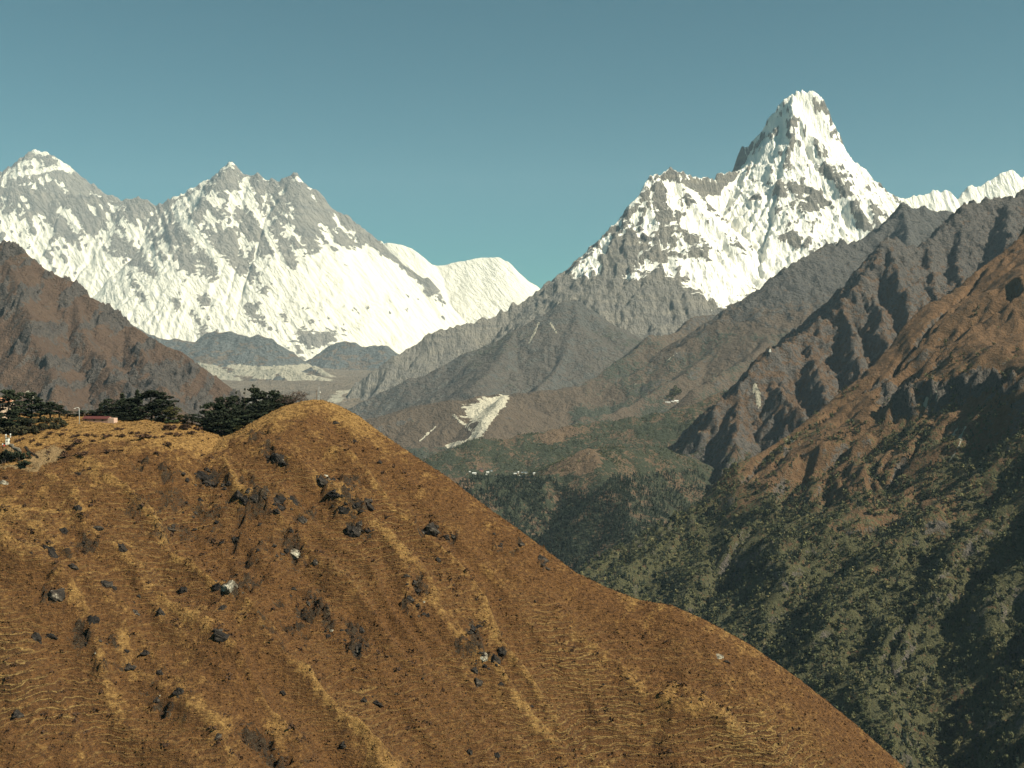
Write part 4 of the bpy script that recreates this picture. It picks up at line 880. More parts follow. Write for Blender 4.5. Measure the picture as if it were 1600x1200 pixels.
# ------------------------------------------------------------------ rocks on the hill
import bmesh
t = NT('rock_surface', .9)
r1, r2 = t.noise(.8, 6, .7), t.noise(.22, 4, .7)
nz = t.n.new('ShaderNodeNewGeometry'); oi = t.n.new('ShaderNodeObjectInfo')
lich = t.math('ADD', r1, t.math('MULTIPLY', t.math('SUBTRACT', oi.outputs['Random'], .6), .25))
rc = t.ramp(t.math('ADD', t.math('MULTIPLY', lich, .6), t.math('MULTIPLY', r2, .4)), [(.36, (.006, .005, .005)), (.52, (.022, .017, .014)), (.62, (.065, .052, .040)), (.72, (.34, .30, .24))])
t.bump(t.math('ADD', r1, t.math('MULTIPLY', r2, .4)), .35, .9)
M_rock = t.done(rc)
t = NT('pale_rock_surface', .9); r1 = t.noise(.7, 6, .7)
t.bump(r1, .4, .9); M_prock = t.done(t.ramp(r1, [(.38, (.035, .028, .022)), (.52, (.19, .165, .125)), (.68, (.58, .54, .44))]))
def rock_mesh(seed, mat, n=22):
    r = random.Random(seed); bm = bmesh.new()
    for _ in range(n):
        p = Vector((r.gauss(0, 1), r.gauss(0, 1), r.gauss(0, 1))).normalized(); p *= r.uniform(.75, 1.1)
        bm.verts.new((p.x * .62, p.y * .5, p.z * .50))
    g = bmesh.ops.convex_hull(bm, input=bm.verts)
    bmesh.ops.delete(bm, geom=[v for v in bm.verts if not v.link_faces], context='VERTS')
    bmesh.ops.subdivide_edges(bm, edges=bm.edges, cuts=3, use_grid_fill=True)
    cc = np.array([v.co[:] for v in bm.verts]); dd = fbm(cc[:, 0] * 3.2 + seed, cc[:, 1] * 3 + cc[:, 2] * 2.6, 4, .62, seed=seed); d2 = np.abs(fbm(cc[:, 2] * 4 + seed, cc[:, 0] * 2.2 - cc[:, 1] * 3, 3, seed=seed + 3))
    for v, d, e in zip(bm.verts, dd, d2): v.co *= 1 + .17 * float(d) - .16 * float(e)
    me = bpy.data.meshes.new('rock'); bm.to_mesh(me); bm.free(); me.materials.append(mat); return me
RM = [rock_mesh(s, M_rock) for s in range(12)]; PR = [rock_mesh(s + 40, M_prock) for s in range(3)]
def rock(px, py, wpx, label, group=None, pale=False, flat=1.0, sink=.30, name='rock'):
    p = HILL.hit(px, py)
    if p is None: return None
    m = p[1] / F * wpx; me = rnd.choice(PR if pale else RM)
    return tagged(name, me, label, 'rock', (p[0], p[1] + .1 * m, p[2] + (.16 - sink) * m), (rnd.uniform(-.35, .35), rnd.uniform(-.1, .7), rnd.uniform(-.9, .9)), (m * 1.0, m * .95, m * flat), group)
for px, py, w, fl, pale, lab in [
    (345, 992, 30, .8, 0, 'large wedge-shaped boulder alone on the open lower slope'), (340, 985, 20, .8, 0, 'flat brown slab lying against the large wedge-shaped boulder'),
    (463, 864, 30, .9, 1, 'pale grey square boulder in the middle of the rocky band'), (357, 915, 28, .9, 1, 'brightest white rock on the hillside, ragged and low'),
    (162, 912, 22, 1.1, 0, 'upright black boulder with a smaller stone at its right foot'), (176, 919, 13, .9, 0, 'small dark stone at the right foot of an upright boulder'),
    (84, 861, 34, .6, 0, 'long low black boulder on the left slope'), (114, 884, 22, .7, 0, 'dark boulder with a sunlit pale rim on the left slope'),
    (88, 927, 28, 1.0, 0, 'big grey lichen-covered boulder on the left slope'), (190, 856, 20, 1.0, 0, 'jagged dark rock with a pale top right of the long black boulder'),
    (785, 1017, 18, 1.0, 0, 'dark rounded boulder above the stone cluster on the right-hand slope'), (746, 1066, 17, 1.1, 0, 'lowest dark boulder of the stone cluster on the right-hand slope'),
    (740, 1048, 15, 1.1, 0, 'dark boulder just above the lowest one of the stone cluster'), (772, 1028, 22, .8, 0, 'broad grey broken rock in the stone cluster'), (757, 1024, 20, .7, 1, 'pale grey slab at the top left of the stone cluster'),
    (783, 1068, 13, .8, 0, 'small dark stone at the right end of the stone cluster'), (1122, 1026, 17, .6, 1, 'pale stone with a dark neighbour near the right edge of the hill'), (1136, 1034, 16, .4, 0, 'flat black slab below a pale stone near the right edge of the hill'),
    (251, 957, 17, .9, 0, 'dark cracked boulder beside the pale grass streak'), (350, 949, 17, .9, 0, 'grey-topped boulder above the large wedge-shaped one'), (288, 921, 20, .9, 0, 'dark split boulder below the white rock'),
    (201, 1042, 22, .9, 0, 'ridged grey boulder leaning downhill on the lower left slope'), (250, 1050, 18, .8, 0, 'smooth brown boulder right of the ridged grey one'), (228, 1021, 17, .9, 0, 'tilted dark boulder above the ridged grey one'),
    (57, 995, 24, .7, 0, 'black flat-topped boulder at the brow of the lower left slope'), (80, 993, 19, .7, 0, 'black boulder touching the flat-topped one at the brow'), (27, 1116, 24, .8, 0, 'dark boulder low by the left edge of the picture'),
    (441, 1083, 12, 1.1, 0, 'small pointed dark stone on the smooth lower slope'), (340, 1150, 13, 1.2, 0, 'upright dark stone under two pale erosion tracks'), (592, 723, 10, 1.1, 0, 'small grey upright stone high on the smooth slope right of the outcrops'),
    (568, 1095, 13, 1.0, 0, 'grey pointed stone low in the middle of the slope'), (536, 1165, 15, 1.2, 0, 'dark stacked stone near the bottom edge'), (587, 1098, 20, .6, 0, 'grey flat slab beside a dark hollow low on the slope'),
    (735, 1175, 14, 1.0, 0, 'brown-grey boulder near the bottom edge right of centre'), (777, 1180, 12, 1.0, 0, 'dark stone near the bottom edge beside a brown-grey boulder'), (685, 874, 11, .9, 0, 'small black stone under the right-hand outcrops'), (124, 793, 17, .5, 0, 'flat grey stone right below the hilltop meadow'),
    (4, 755, 14, 1.0, 1, 'white stone at the left edge below the path'), (125, 741, 18, .6, 0, 'broad dark rock flecked with white below the meadow'), (150, 825, 20, .9, 0, 'pale-topped boulder above the long black boulder'), (100, 828, 20, .8, 0, 'dark round boulder above the long black boulder'), (316, 742, 34, .8, 0, 'biggest overhanging rock at the upper left end of the outcrop band'),
    (472, 812, 26, .9, 0, 'dark block at the lower right end of the upper outcrop band'), (555, 690, 12, .8, 0, 'grey stone high on the knoll slope'), (524, 661, 14, .7, 0, 'dark stone just below the knoll top')]:
    rock(px, py, w, lab, pale=bool(pale), flat=fl)
GRP = [('angular dark rock in the broken outcrop band below the thicket', 'rocks of the outcrop band below the thicket', [(310, 742, 26, 14), (345, 760, 34, 16), (400, 775, 36, 14), (440, 790, 28, 14), (430, 715, 22, 10)], 60),
       ('angular dark rock in the outcrops high on the right of the band', 'rocks of the upper right outcrops', [(530, 770, 38, 20), (555, 790, 22, 14), (505, 750, 18, 10), (560, 825, 22, 8)], 46),
       ('weathered rock among heather in the middle of the hillside', 'rocks in the middle of the hillside', [(270, 800, 56, 36), (390, 830, 80, 40), (455, 862, 26, 18), (360, 915, 34, 16), (480, 940, 46, 26)], 60),
       ('dark rock in the small outcrops near the skyline of the right slope', 'rocks of the small outcrops near the right skyline', [(670, 825, 22, 10), (700, 840, 20, 10), (790, 850, 26, 14), (850, 880, 8, 10)], 26),
       ('dark rock in the outcrop strip right of the centre of the slope', 'rocks of the strip right of centre', [(650, 920, 16, 28), (655, 950, 14, 14), (745, 980, 16, 10), (760, 1035, 24, 18)], 30),
       ('dark rock in the outcrop above the lower middle slope', 'rocks above the lower middle slope', [(540, 990, 40, 14), (550, 1010, 28, 12)], 22),
       ('dark rock scattered on the lower left slope', 'rocks scattered on the lower left slope', [(140, 1010, 60, 20), (260, 1095, 46, 18), (420, 1170, 50, 16), (120, 960, 90, 40), (100, 850, 70, 20)], 34),
       ('small lone stone on the smooth grass of the right-hand slope', 'stones on the smooth right-hand slope', [(800, 1000, 150, 80), (950, 1080, 140, 60), (640, 1080, 120, 60), (620, 760, 40, 50)], 30)]
for lab, g, blobs, n in GRP:
    for i in range(n):
        b = blobs[i % len(blobs)]; px, py = b[0] + rnd.gauss(0, .5) * b[2], b[1] + rnd.gauss(0, .5) * b[3]
        rock(px, py, min(26, 3.5 + rnd.expovariate(1 / (7.0 if 'outcrop band' in lab or 'outcrops high' in lab else 4.5))) * (.6 if 'lone' in lab else 1), lab, g, pale=rnd.random() < .03, flat=rnd.uniform(.6, 1.1))

# ------------------------------------------------------------------ rough grass of the hill
gN = 80000
gx_ = nr.uniform(-290, 250, gN); gy_ = nr.uniform(290, 545, gN)
px_ = CX + F * gx_ / gy_
ok = (px_ > -40) & (px_ < 1640); gx_, gy_ = gx_[ok], gy_[ok]
gz_ = HILL.z(gx_, gy_); n = len(gx_)
ang = nr.uniform(0, 6.28, n); hh = nr.uniform(.15, .45, n); wd = nr.uniform(.18, .55, n)
dx_, dy_ = np.cos(ang) * wd, np.sin(ang) * wd; ln_ = nr.normal(0, .25, (2, n))
v_ = np.stack([np.stack([gx_ - dx_, gy_ - dy_, gz_ - .1], -1), np.stack([gx_ + dx_, gy_ + dy_, gz_ - .1], -1), np.stack([gx_ + dx_ * .5 + ln_[0], gy_ + dy_ * .5 + ln_[1], gz_ + hh], -1), np.stack([gx_ - dx_ * .6 + ln_[0], gy_ - dy_ * .6 + ln_[1], gz_ + hh * .8], -1)], 1).reshape(-1, 3)
me = mesh_from('grass', v_, np.arange(4 * n).reshape(n, 4))
def samp(a, x, y):
    i = np.clip(((x - HILL.x0) / HILL.dx).astype(int), 0, HILL.nx - 1); j = np.clip(((y - HILL.y0) / HILL.dx).astype(int), 0, HILL.ny - 1); return HILL.att[a][j, i]
for a in ('gold', 'rock', 'face', 'steps', 'dirt'):
    at = me.attributes.new(a, 'FLOAT', 'POINT'); at.data.foreach_set('value', np.repeat(np.clip(samp(a, gx_, gy_) + (.12 if a == 'gold' else 0) - (.5 if a == 'rock' else 0), -4, 4), 4).astype(np.float32))
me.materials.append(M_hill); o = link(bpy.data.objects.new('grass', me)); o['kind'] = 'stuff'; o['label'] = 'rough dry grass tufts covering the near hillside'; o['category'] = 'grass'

hN = 7000
hx, hy = nr.uniform(-270, 220, hN), nr.uniform(300, 545, hN)
HILL.att['rough'] = sstep(.05, .6, fbm(HILL.X / 30, HILL.Y / 24, 4, seed=61) + 1.0 * blur(HILL.rk, 12)); HILL.att['near_top'] = 1 - HILL.face
ok = nr.rand(hN) < (.08 + .92 * samp('rough', hx, hy)) * (1 - .8 * samp('near_top', hx, hy)); hx, hy = hx[ok], hy[ok]; n = len(hx); hs = nr.uniform(.35, 1.0, n) ** 1.5 * 1.5 + .2
c_ = np.repeat(np.stack([hx, hy, HILL.z(hx, hy)], -1), 14, 0) + nr.normal(size=(14 * n, 3)) * np.repeat(hs, 14)[:, None] * (.42, .42, .22) + np.repeat(hs, 14)[:, None] * (0, 0, .22)
me = leaves('heather', c_, np.repeat(hs * .55, 14), M_heath, .2); o = link(bpy.data.objects.new('heather', me)); o['kind'] = 'stuff'; o['label'] = 'low dark heather speckling the near hillside'; o['category'] = 'heather'

# ------------------------------------------------------------------ woods on the right-hand mountainside and on the village spur
SIL = np.array([(480, 622), (560, 648), (600, 678), (650, 712), (700, 744), (760, 790), (800, 818), (850, 855), (900, 893), (950, 917), (1000, 936), (1050, 944), (1100, 966), (1170, 1004), (1250, 1060), (1340, 1132), (1420, 1203), (1520, 1290)])
def pixel(x, y, z):
    yy = CP * y - SP * z; zz = SP * y + CP * z                  # camera axes: forward and up
    return CX + F * x / yy, CY - F * zz / yy
M_wood = plain('woodland_leaf', (.115, .112, .046), (.026, .036, .019), 22.0)
M_wood2 = plain('woodland_light_leaf', (.17, .145, .062), (.07, .075, .033), 14.0)
M_spruce = plain('spruce_leaf', (.030, .042, .026), (.013, .022, .016), 20.0)
def round_leaves(n, s):
    r_ = np.random.RandomState(s); p = r_.normal(size=(n, 3)); p /= np.linalg.norm(p, axis=1)[:, None]; p *= r_.uniform(.55, 1.0, n)[:, None]; p[:, 2] = p[:, 2] * .42 + .56; p[:, :2] *= .36
    k = r_.rand(5, 3); 
    return p
def cone_leaves(n, s):
    r_ = np.random.RandomState(s); h = r_.uniform(.06, 1, n) ** .8; a = r_.uniform(0, 6.28, n); d = (1.04 - h) * .23 * r_.uniform(.5, 1.05, n)
    return np.stack([np.cos(a) * d, np.sin(a) * d, h], -1)
def forest_mesh(name, pts, hts, mat, shape, per, leaf):
    """one mesh of many crowns: each leaf-spray is a kite-shaped face"""
    V = [shape(per, s) for s in range(8)]; N = len(pts); c = np.empty((N, per, 3))
    for k in range(8):
        ii = np.arange(k, N, 8); a = nr.uniform(0, 6.28, len(ii)); ca, sa = np.cos(a)[:, None], np.sin(a)[:, None]; p = V[k]; h = hts[ii][:, None]
        c[ii, :, 0] = pts[ii, 0][:, None] + h * (p[:, 0] * ca - p[:, 1] * sa); c[ii, :, 1] = pts[ii, 1][:, None] + h * (p[:, 0] * sa + p[:, 1] * ca); c[ii, :, 2] = pts[ii, 2][:, None] + h * p[:, 2]
    return leaves(name, c.reshape(-1, 3), np.repeat(hts * leaf, per), mat, .2)
def scatter(L, n, box, dens, lo, hi):
    x = nr.uniform(box[0], box[1], n); y = nr.uniform(box[2], box[3], n); z = L.z(x, y)
    px, py = pixel(x, y, z); d = dens(x, y, z)
    ok = (px > -20) & (px < 1625) & (py < 1225) & (py < np.interp(px, SIL[:, 0], SIL[:, 1]) + 14) & (nr.rand(n) < d)
    x, y, z = x[ok], y[ok], z[ok]
    return np.stack([x, y, z - .4], -1), lo + (hi - lo) * nr.rand(len(x)) ** 1.5
def d_side(x, y, z):
    w = np.clip((np.maximum(-290, -250 + .47 * (x - 870)) - z + 80 * fbm(x / 220, y / 220, 4, seed=31)) / 170, -1, 1)
    return sstep(-.35, .55, w + .9 * fbm(x / 60, y / 60, 3, seed=32)) * (.25 + .75 * sstep(-.5, .1, fbm(x / 35, y / 35, 3, seed=33) + .2)) * (y < np.interp(x, cr2[:, 0], cr2[:, 1]) + 15)
cr2 = np.array(PL([(800, 960, 2640), (880, 905), (919, 880), (981, 846), (1047, 811), (1141, 728), (1187, 706), (1266, 650), (1359, 572), (1440, 480), (1507, 440), (1592, 372), (1750, 250, 3560)]))
pts, hts = scatter(SIDE, 60000, (-50, 1800, 1000, 3560), d_side, 6, 15)
px, py = pixel(pts[:, 0], pts[:, 1], pts[:, 2])
vis = (py + 4 < np.interp(px, SIL[:, 0], SIL[:, 1])) & (px < 1596) & (py < 1194) & (px > 900)
order = np.argsort(np.where(vis, -hts / pts[:, 1], 9))[:290]
near = np.zeros(len(pts), bool); near[order] = True
print('side trees', len(pts), 'range of the individual ones', pts[near, 1].min(), pts[near, 1].max())
far = ~near; pick = nr.rand(len(pts)); lite = pick < .2; con = pick > .72
for nm, mk, m_ in (('woods', far & ~lite & ~con, M_wood), ('light_woods', far & lite, M_wood2), ('conifer_woods', far & con, M_spruce)):
    o = link(bpy.data.objects.new(nm, forest_mesh(nm, pts[mk], hts[mk] * (1.35 if nm[0] == 'c' else 1), m_, cone_leaves if nm[0] == 'c' else round_leaves, 26, .19 if nm[0] == 'c' else .30))); o['kind'] = 'stuff'; o['category'] = 'woods'
    o['label'] = 'dark mixed woodland covering the right-hand mountainside' if nm == 'woods' else 'dark pointed conifers standing among the right-hand woodland' if nm[0] == 'c' else 'paler olive crowns scattered through the right-hand woodland'
WP = []
for k in range(6):
    tk = MB().tube([(0, 0, -.15), (.01, .01, .3), (.0, .0, .7)], [.03, .022, .01], 6)
    for q in range(5): a = q * 1.3 + k; tk.tube([(0, 0, .25 + .08 * q), (.2 * math.cos(a), .2 * math.sin(a), .45 + .08 * q)], [.012, .005], 4)
    WP.append((tk.mesh('trunk', M_bark), leaves('crown', (cone_leaves if k % 3 == 2 else round_leaves)(110, 50 + k), .17, (M_wood, M_wood2, M_spruce)[k % 3], .2)))
GW = 'nearest trees of the wood on the right-hand mountainside'; root = {}
for i in order:
    k = rnd.choice((0, 0, 1, 2, 3, 3, 4, 5)); h = float(hts[i]) * (1.25 if k % 3 == 2 else 1); sc = (h * rnd.uniform(.9, 1.15), h * rnd.uniform(.9, 1.15), h)
    lab = ('dark rounded tree in the nearest part of the right-hand wood', 'pale olive rounded tree in the nearest part of the right-hand wood', 'dark pointed conifer in the nearest part of the right-hand wood')[k % 3]
    if k not in root:
        root[k] = t = thing(('broadleaf_tree', 'broadleaf_tree', 'conifer_tree')[k % 3], lab, 'tree', pts[i], rnd.uniform(0, 6), GW, sc); part('trunk', WP[k][0], t); part('crown', WP[k][1], t)
    else: dup(root[k], pts[i], rnd.uniform(0, 6), sc)
def d_spur(x, y, z):
    px, py = pixel(x, y, z)
    front = (py > np.interp(px, [690, 730, 860, 880, 930, 960, 1040, 1100], [775, 748, 750, 764, 772, 745, 740, 735])) & (y < 4100)
    bare = fbm(x / 70, y / 70, 3, seed=41)
    return np.where(front, np.where(px > 985, .45, 1.0) * sstep(-.75, -.3, bare), 0)
pts, hts = scatter(SPUR, 26000, (-300, 700, 2600, 4000), d_spur, 11, 21)
o = link(bpy.data.objects.new('spruce_forest', forest_mesh('spruce_forest', pts, hts, M_spruce, cone_leaves, 34, .17))); o['kind'] = 'stuff'; o['category'] = 'forest'; o['label'] = 'dense dark spruce forest on the slope below the village'
def d_back(x, y, z): return (y > 3650) * sstep(-.2, .5, fbm(x / 110, y / 110, 4, seed=43) + .1)
pts, hts = scatter(SPUR, 26000, (-500, 1500, 3700, 5200), d_back, 4, 9)
o = link(bpy.data.objects.new('shrub_woods', forest_mesh('shrub_woods', pts, hts, M_wood, round_leaves, 20, .34))); o['kind'] = 'stuff'; o['category'] = 'woods'; o['label'] = 'low grey-green woodland on the slope behind the village'

# ------------------------------------------------------------------ the village on the spur
M_white = plain('whitewash', (.82, .80, .72), (.66, .63, .55), 1.0); M_tin = plain('tin_roof', (.78, .78, .74), (.6, .62, .62), 2.0, .5); M_dark = plain('dark_roof', (.10, .07, .06), (.06, .05, .05), 1.0)
M_red = plain('red_plaster', (.50, .24, .19), (.40, .18, .14), 1.0); M_win = plain('dark_window', (.03, .03, .035), None, .5, .3); M_stone = plain('stone_wall', (.28, .24, .19), (.13, .11, .09), .6)
M_bluet = plain('blue_tin_roof', (.24, .30, .36), (.18, .23, .28), 2.0, .5); M_wd = plain('weathered_wood', (.16, .10, .06), (.09, .06, .04), .4); M_steel = plain('galvanised_steel', (.50, .51, .50), (.38, .39, .39), .3, .45)
M_gold = plain('gilded_metal', (.75, .52, .16), None, .3, .3, metal=.8)
def ground(px, py, lands):
    c = [h for h in (l.hit(px, py) for l in lands) if h is not None]
    return min(c, key=lambda h: h[1]) if c else None
def house(px, py, w, d, h, roof, label, rz=0.0, wall=None, lands=None, tiers=1, group=None, name='house'):
    p = ground(px, py, lands or [SPUR]); 
    if p is None: print('no ground', px, py); return
    t = thing(name, label, 'house' if name == 'house' else 'monastery', (p[0], p[1] + d / 2, p[2]), rz, group)
    part('wall', MB().gwall(0, 0, -3, w, d, h + 3, h * .4).mesh('wall', wall or M_white), t)
    part('roof', MB().gable(0, 0, h + .06, w, d, h * .42, .6).mesh('roof', roof), t)
    n = max(2, int(w / 3.2))
    for k in range(n):
        x = -w / 2 + w * (k + .5) / n
        if k == n // 2: part('door', MB().box(x, -d / 2 - .02, 0, 1.1, .12, 2.1).mesh('door', M_wd), t)
        else: part('window', MB().box(x, -d / 2 - .02, h * .4, 1.2, .12, h * .32).mesh('window', M_win), t)
    return t
for args in [(741, 741, 17, 8, 5, M_tin, 'white house with a pale tin roof left of the pink monastery'), (734, 738, 7, 6, 3, M_tin, 'tiny white hut at the left end of the village'),
             (762, 739, 12, 7, 4, M_tin, 'white house right beside the pink monastery', .1), (768, 737, 7, 5, 3.4, M_bluet, 'small house at the right end of the monastery cluster'), (760, 742, 6, 5, 2.6, M_tin, 'low white shed just below the monastery'),
             (805, 741, 12, 6, 3.4, M_tin, 'white house at the left end of the right-hand row'), (820, 740, 30, 8, 4.4, M_bluet, 'longest white house of the right-hand row with a bluish roof'), (810, 740, 5, 5, 6.5, M_tin, 'narrow tall white house in the right-hand row'),
             (835, 741, 9, 6, 4, M_tin, 'white house at the right end of the right-hand row'), (813, 744.5, 6, 5, 3, M_tin, 'small white shed below the right-hand row')]:
    house(*args)
mt = house(752, 737, 17, 11, 8, M_dark, 'pink monastery hall under dark tiered roofs', wall=M_red, name='monastery')
if mt:
    for z_, w_, h_ in ((11.6, 10, 2.6),): part('upper_storey', MB().gwall(0, 0, z_ - 1.4, w_, w_ * .7, h_, 1.2).mesh('upper_storey', M_red), mt); part('upper_roof', MB().gable(0, 0, z_ + h_ - 1.2, w_, w_ * .7, 1.4, .9).mesh('upper_roof', M_dark), mt)
    part('finial', MB().tube([(0, 0, 15), (0, 0, 16), (0, 0, 17.5)], [.4, .5, .08]).mesh('finial', M_gold), mt)
# the farm under the trees across the valley
house(1057, 628.5, 22, 12, 8, M_tin, 'white farmhouse under dark trees across the valley', lands=[RIDGE])
house(1043, 629.5, 32, 8, 4, M_tin, 'long low white building left of the lone farmhouse', lands=[RIDGE]); house(1051, 628, 18, 7, 3.5, M_tin, 'low white shed between the long building and the lone farmhouse', lands=[RIDGE])
for i, (px, py, h) in enumerate([(1053, 622, 46), (1058, 618, 50), (1048, 620, 36), (1062, 617, 40), (1055, 612, 40), (1043, 624, 26), (1050, 626, 26)]):
    p = RIDGE.hit(px, py)
    if p is None: continue
    k = (0, 3)[i % 2]; d = dup(root[k], p, i * 1.1, (h * .9, h * .9, h), 'dark tree in the little grove behind the lone farmhouse', 'grove behind the lone farmhouse')
# white shrine on the rocky ridge
p = HORN.hit(1203, 549)
if p is None: p = P(1203, 547, 4720)
t = thing('chorten', 'small white shrine standing on the crest of the rocky ridge', 'shrine', p)
part('plinth', MB().box(0, 0, -3, 9, 9, 6).box(0, 0, 3.002, 7, 7, 2).mesh('plinth', M_white), t); part('dome', MB().ball((0, 0, 7.6), 3.0, 3.0).mesh('dome', M_white, True), t)
s_ = part('spire', MB().tube([(0, 0, 10.2), (0, 0, 15)], [1.0, .15]).mesh('spire', M_gold), t)

# ------------------------------------------------------------------ hilltop: shed, lamp, masts, pillar, walls, walkers
x = (150 - CX) / F * 496; z = float(HILL.z(x, 496))
t = thing('shed', 'long low shed with dark red roof and pale pink end wall', 'shed', (x, 496, z), R(-8))
part('wall', MB().gwall(.5, 0, -1, 12, 4.2, 2.2, .9).mesh('wall', plain('pink_plaster', (.40, .24, .18), (.33, .2, .15), .8)), t)
part('roof', MB().gable(.5, 0, 1.26, 11.9, 4.2, .92, .25, .15).mesh('roof', plain('red_roof', (.11, .032, .028), (.07, .022, .022), .5)), t)
part('end_wall', MB().box(8.0, -.4, -1, 2.8, 3.4, 2.6).mesh('end_wall', plain('pale_pink_plaster', (.50, .34, .26), (.42, .28, .22), .8)), t)
for k in range(3): part('window', MB().box(-4 + 4 * k, -2.13, .35, .9, .1, .6).mesh('window', M_win), t)
x = (123 - CX) / F * 488; z = float(HILL.z(x, 488)); H = P(123, 637, 488)[2] - z
t = thing('street_lamp', 'tall thin lamp post with a curved white arm on the hilltop', 'lamp', (x, 488, z))
part('pole', MB().tube([(0, 0, -.5), (0, 0, H * .5), (0, 0, H - .3)], [.13, .11, .08], 8).mesh('pole', M_steel, True), t)
part('arm', MB().tube([(0, 0, H - .32), (-.25, 0, H - .05), (-1.0, 0, H + .1), (-1.7, 0, H - .15)], [.09, .09, .09, .08], 8).mesh('arm', M_white, True), t)
part('lamp_head', MB().box(-1.95, 0, H - .42, .8, .34, .2, .8).mesh('lamp_head', M_white), t); part('base', MB().box(0, 0, -.3, .9, .9, .75).mesh('base', M_stone), t)
def mast(px, top, Y, label, disc):
    x = (px - CX) / F * Y; z = float(HILL.z(x, Y)); H = P(px, top, Y)[2] - z
    t = thing('radio_mast', label, 'mast', (x, Y, z)); m = MB()
    if disc:
        for a in range(3): c, s = math.cos(a * 2.09), math.sin(a * 2.09); m.tube([(.28 * c, .28 * s, -.5), (.12 * c, .12 * s, H)], [.05, .04], 5)
        for k in range(9): m.box(0, 0, .4 + k * H / 10, .42 - .025 * k, .42 - .025 * k, .06)
    else: m.tube([(0, 0, -.5), (0, 0, H)], [.13, .09], 7)
    part('pole', m.mesh('pole', M_steel if disc else M_wd), t)
    if disc: part('dish', MB().ball((.55, -.25, H * .62), .34, .30).mesh('dish', M_white, True), t); part('antenna', MB().tube([(0, 0, H), (0, 0, H + 1.2)], [.03, .015], 5).mesh('antenna', M_steel), t)
    else: part('cross_arm', MB().box(0, 0, H - .8, .8, .12, .12).mesh('cross_arm', M_wd), t)
mast(494, 609, 514, 'short dark pole beside the radio mast on the knoll', False); mast(498, 604, 516, 'slim lattice radio mast with a white dish on the knoll', True)
p = HILL.hit(12, 694)
t = thing('stone_pillar', 'squat whitewashed stone pillar beside the path at the left edge', 'pillar', p)
part('shaft', MB().box(0, 0, -.5, 1.35, 1.2, 3.0, .88).mesh('shaft', M_white), t); part('cap', MB().box(0, 0, 2.502, 1.5, 1.35, .22).mesh('cap', M_stone), t)
part('plaque', MB().box(0, -.58, 1.0, .55, .06, .6).mesh('plaque', M_stone), t)
M_flag = plain('prayer_flag_cloth', (.82, .80, .74), (.70, .68, .62), .3)
for px, py, lab in ((8.5, 690, 'white prayer flag on a pole left of the stone pillar'), (15.5, 689, 'white prayer flag on a pole right of the stone pillar')):
    q = HILL.hit(px, py)
    t = thing('prayer_flag', lab, 'flag', q); part('pole', MB().tube([(0, 0, -.4), (0, 0, 3.2)], [.05, .035], 6).mesh('pole', M_wd), t)
    m = MB(); m.add([(.04, -.01 + .05 * math.sin(k * 1.1), 1.5 + .27 * k) for k in range(7)] + [(.5, .1 * math.sin(k * 1.3 + .5), 1.5 + .27 * k) for k in range(7)], [(k, k + 1, k + 8, k + 7) for k in range(6)]); me = m.mesh('cloth', M_flag, True); part('cloth', me, t)
def stone_wall(pts, label, h=.7, th=.5, mat=None):
    m = MB(); hp = [HILL.hit(*q) for q in pts]; hp = [q for q in hp if q is not None]; r_ = random.Random(3)
    for a, b in zip(hp[:-1], hp[1:]):
        L_ = math.hypot(b[0] - a[0], b[1] - a[1]); k = max(1, int(L_ / .7))
        for i in range(k):
            f = (i + .5) / k; x, y = a[0] + (b[0] - a[0]) * f, a[1] + (b[1] - a[1]) * f; z = float(HILL.z(x, y))
            for q in range(2): m.box(x + r_.uniform(-.1, .1), y + r_.uniform(-.1, .1), z - .3 + q * (h * .5 + .3), r_.uniform(.6, .85), th * r_.uniform(.9, 1.2), (h * .5 + .28), r_.uniform(.8, .95))
    tagged('stone_wall', m.mesh('stone_wall', mat or M_stone), label, 'wall', (0, 0, 0))
stone_wall([(16, 696), (24, 702), (32, 708)], 'short pale dry-stone wall running down from the pillar'); stone_wall([(40, 700), (44, 706), (52, 711), (60, 716)], 'low dark dry-stone wall along the upper edge of the path', .6, .5, M_rock)
x = (2 - CX) / F * 500; z = float(HILL.z(x, 500)); t = thing('house', 'orange-roofed house half hidden by pines at the left edge', 'house', (x, 500, z + .5), .2)
part('wall', MB().gwall(0, 0, -4, 9, 6, 11.4, 1.7).mesh('wall', plain('cream_wall', (.72, .55, .42), None, .7)), t); part('roof', MB().gable(0, 0, 7.46, 9, 6, 1.75, .6).mesh('roof', plain('orange_roof', (.55, .27, .16), (.42, .2, .12), .8)), t)
for k in (-2.6, 0, 2.6): part('window', MB().box(k, -3.02, 5.0, 1.0, .12, 1.2).mesh('window', M_win), t)

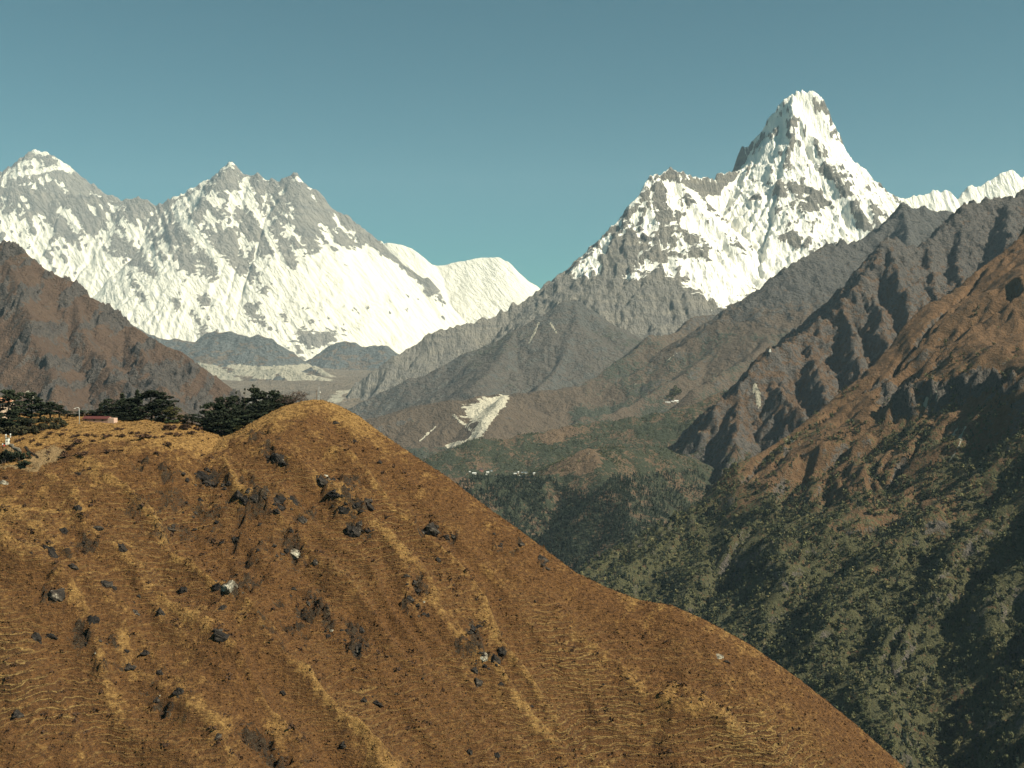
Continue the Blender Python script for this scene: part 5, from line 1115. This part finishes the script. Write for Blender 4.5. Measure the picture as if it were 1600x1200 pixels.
def person(px, py, label, jacket, legs, stride=.25, rz=0.0, pack=None, hair=(.02, .015, .012)):
    """a walking figure: one skinned body with bare hands, clothes as materials, hair as its own part"""
    p = HILL.hit(px, py); t = thing('person', label, 'person', p, rz); s = stride
    V = {'pelvis': ((0, 0, .95), .125), 'waist': ((0, 0, 1.08), .13), 'chest': ((0, .01, 1.30), .155), 'neck0': ((0, 0, 1.45), .075), 'neck': ((0, -.01, 1.51), .058), 'head': ((0, -.02, 1.60), .085), 'crown': ((0, -.01, 1.70), .075), 'nose': ((0, -.11, 1.60), .018)}
    E = [('pelvis', 'waist'), ('waist', 'chest'), ('chest', 'neck0'), ('neck0', 'neck'), ('neck', 'head'), ('head', 'crown'), ('head', 'nose')]
    for sd_, q in ((1, s), (-1, -s)):
        n = 'l' if sd_ > 0 else 'r'
        V.update({'sh' + n: ((.18 * sd_, .01, 1.38), .07), 'el' + n: ((.25 * sd_, .03 + q * .35, 1.12), .05), 'wr' + n: ((.25 * sd_, -.08 + q * .45, .90), .033), 'pa' + n: ((.25 * sd_, -.10 + q * .45, .83), .036),
                  'hp' + n: ((.10 * sd_, 0, .88), .095), 'kn' + n: ((.11 * sd_, -.04 - q * .5, .50), .065), 'an' + n: ((.11 * sd_, .04 - q * .9, .09), .045), 'to' + n: ((.12 * sd_, -.16 - q * .9, .04), .04), 'ear' + n: ((.085 * sd_, 0, 1.60), .016)})
        E += [('chest', 'sh' + n), ('sh' + n, 'el' + n), ('el' + n, 'wr' + n), ('wr' + n, 'pa' + n), ('pelvis', 'hp' + n), ('hp' + n, 'kn' + n), ('kn' + n, 'an' + n), ('an' + n, 'to' + n), ('head', 'ear' + n)]
        for f in range(5):
            bx = V['pa' + n][0]; off = (-.03 + .02 * f) if f < 4 else -.045; l_ = (.075, .09, .085, .065, .05)[f]
            V['f%d%s' % (f, n)] = ((bx[0] + (.012 if f < 4 else -.03) * sd_ * .3, bx[1] + off, bx[2] - (l_ if f < 4 else .03)), .009); E.append(('pa' + n, 'f%d%s' % (f, n)))
    keys = list(V); me = bpy.data.meshes.new('body'); me.from_pydata([V[k][0] for k in keys], [(keys.index(a), keys.index(b)) for a, b in E], []); me.update()
    o = link(bpy.data.objects.new('body', me)); o.parent = t; o.modifiers.new('skin', 'SKIN')
    for k, sv in zip(keys, me.skin_vertices[0].data): sv.radius = (V[k][1],) * 2; sv.use_root = k == 'pelvis'
    sb = o.modifiers.new('smooth', 'SUBSURF'); sb.levels = sb.render_levels = 1
    bpy.context.view_layer.update(); ev = o.evaluated_get(bpy.context.evaluated_depsgraph_get()); nm = bpy.data.meshes.new_from_object(ev); o.modifiers.clear(); o.data = nm
    nm.materials.clear(); nm.materials.append(plain('skin', (.42, .26, .19), None, .2)); nm.materials.append(jacket); nm.materials.append(legs); nm.materials.append(M_wd)
    for f in nm.polygons:
        c = f.center; f.use_smooth = True
        f.material_index = 0 if c.z > 1.47 or (abs(c.x) > .19 and c.z < .93) else 1 if c.z > .93 or abs(c.x) > .2 else 2 if c.z > .1 else 3
    part('hair', MB().ball((0, .012, 1.672), .098, .085).mesh('hair', plain('hair', hair, None, .1), True), t)
    if pack: part('backpack', MB().box(0, .25, 1.0, .34, .22, .48, .85).mesh('backpack', pack), t)
    return t
J1 = plain('dark_jacket', (.022, .016, .018), None, .2); J2 = plain('red_jacket', (.62, .05, .04), None, .2); J3 = plain('pale_jacket', (.60, .58, .54), None, .2); TR = plain('dark_trousers', (.03, .03, .035), None, .2)
person(74, 714, 'person in a dark jacket walking on the bare sandy path', J1, TR, .3, 1.2, pack=TR)
person(6.5, 700.5, 'person in a red jacket standing near the left edge by the pillar', J2, TR, .12, .4)
person(4.2, 698.5, 'person in a pale jacket standing left of the one in red', J3, TR, .1, .8)
person(15.5, 693.5, 'person in dark clothes standing at the right side of the pillar', J1, TR, .1, -.6)
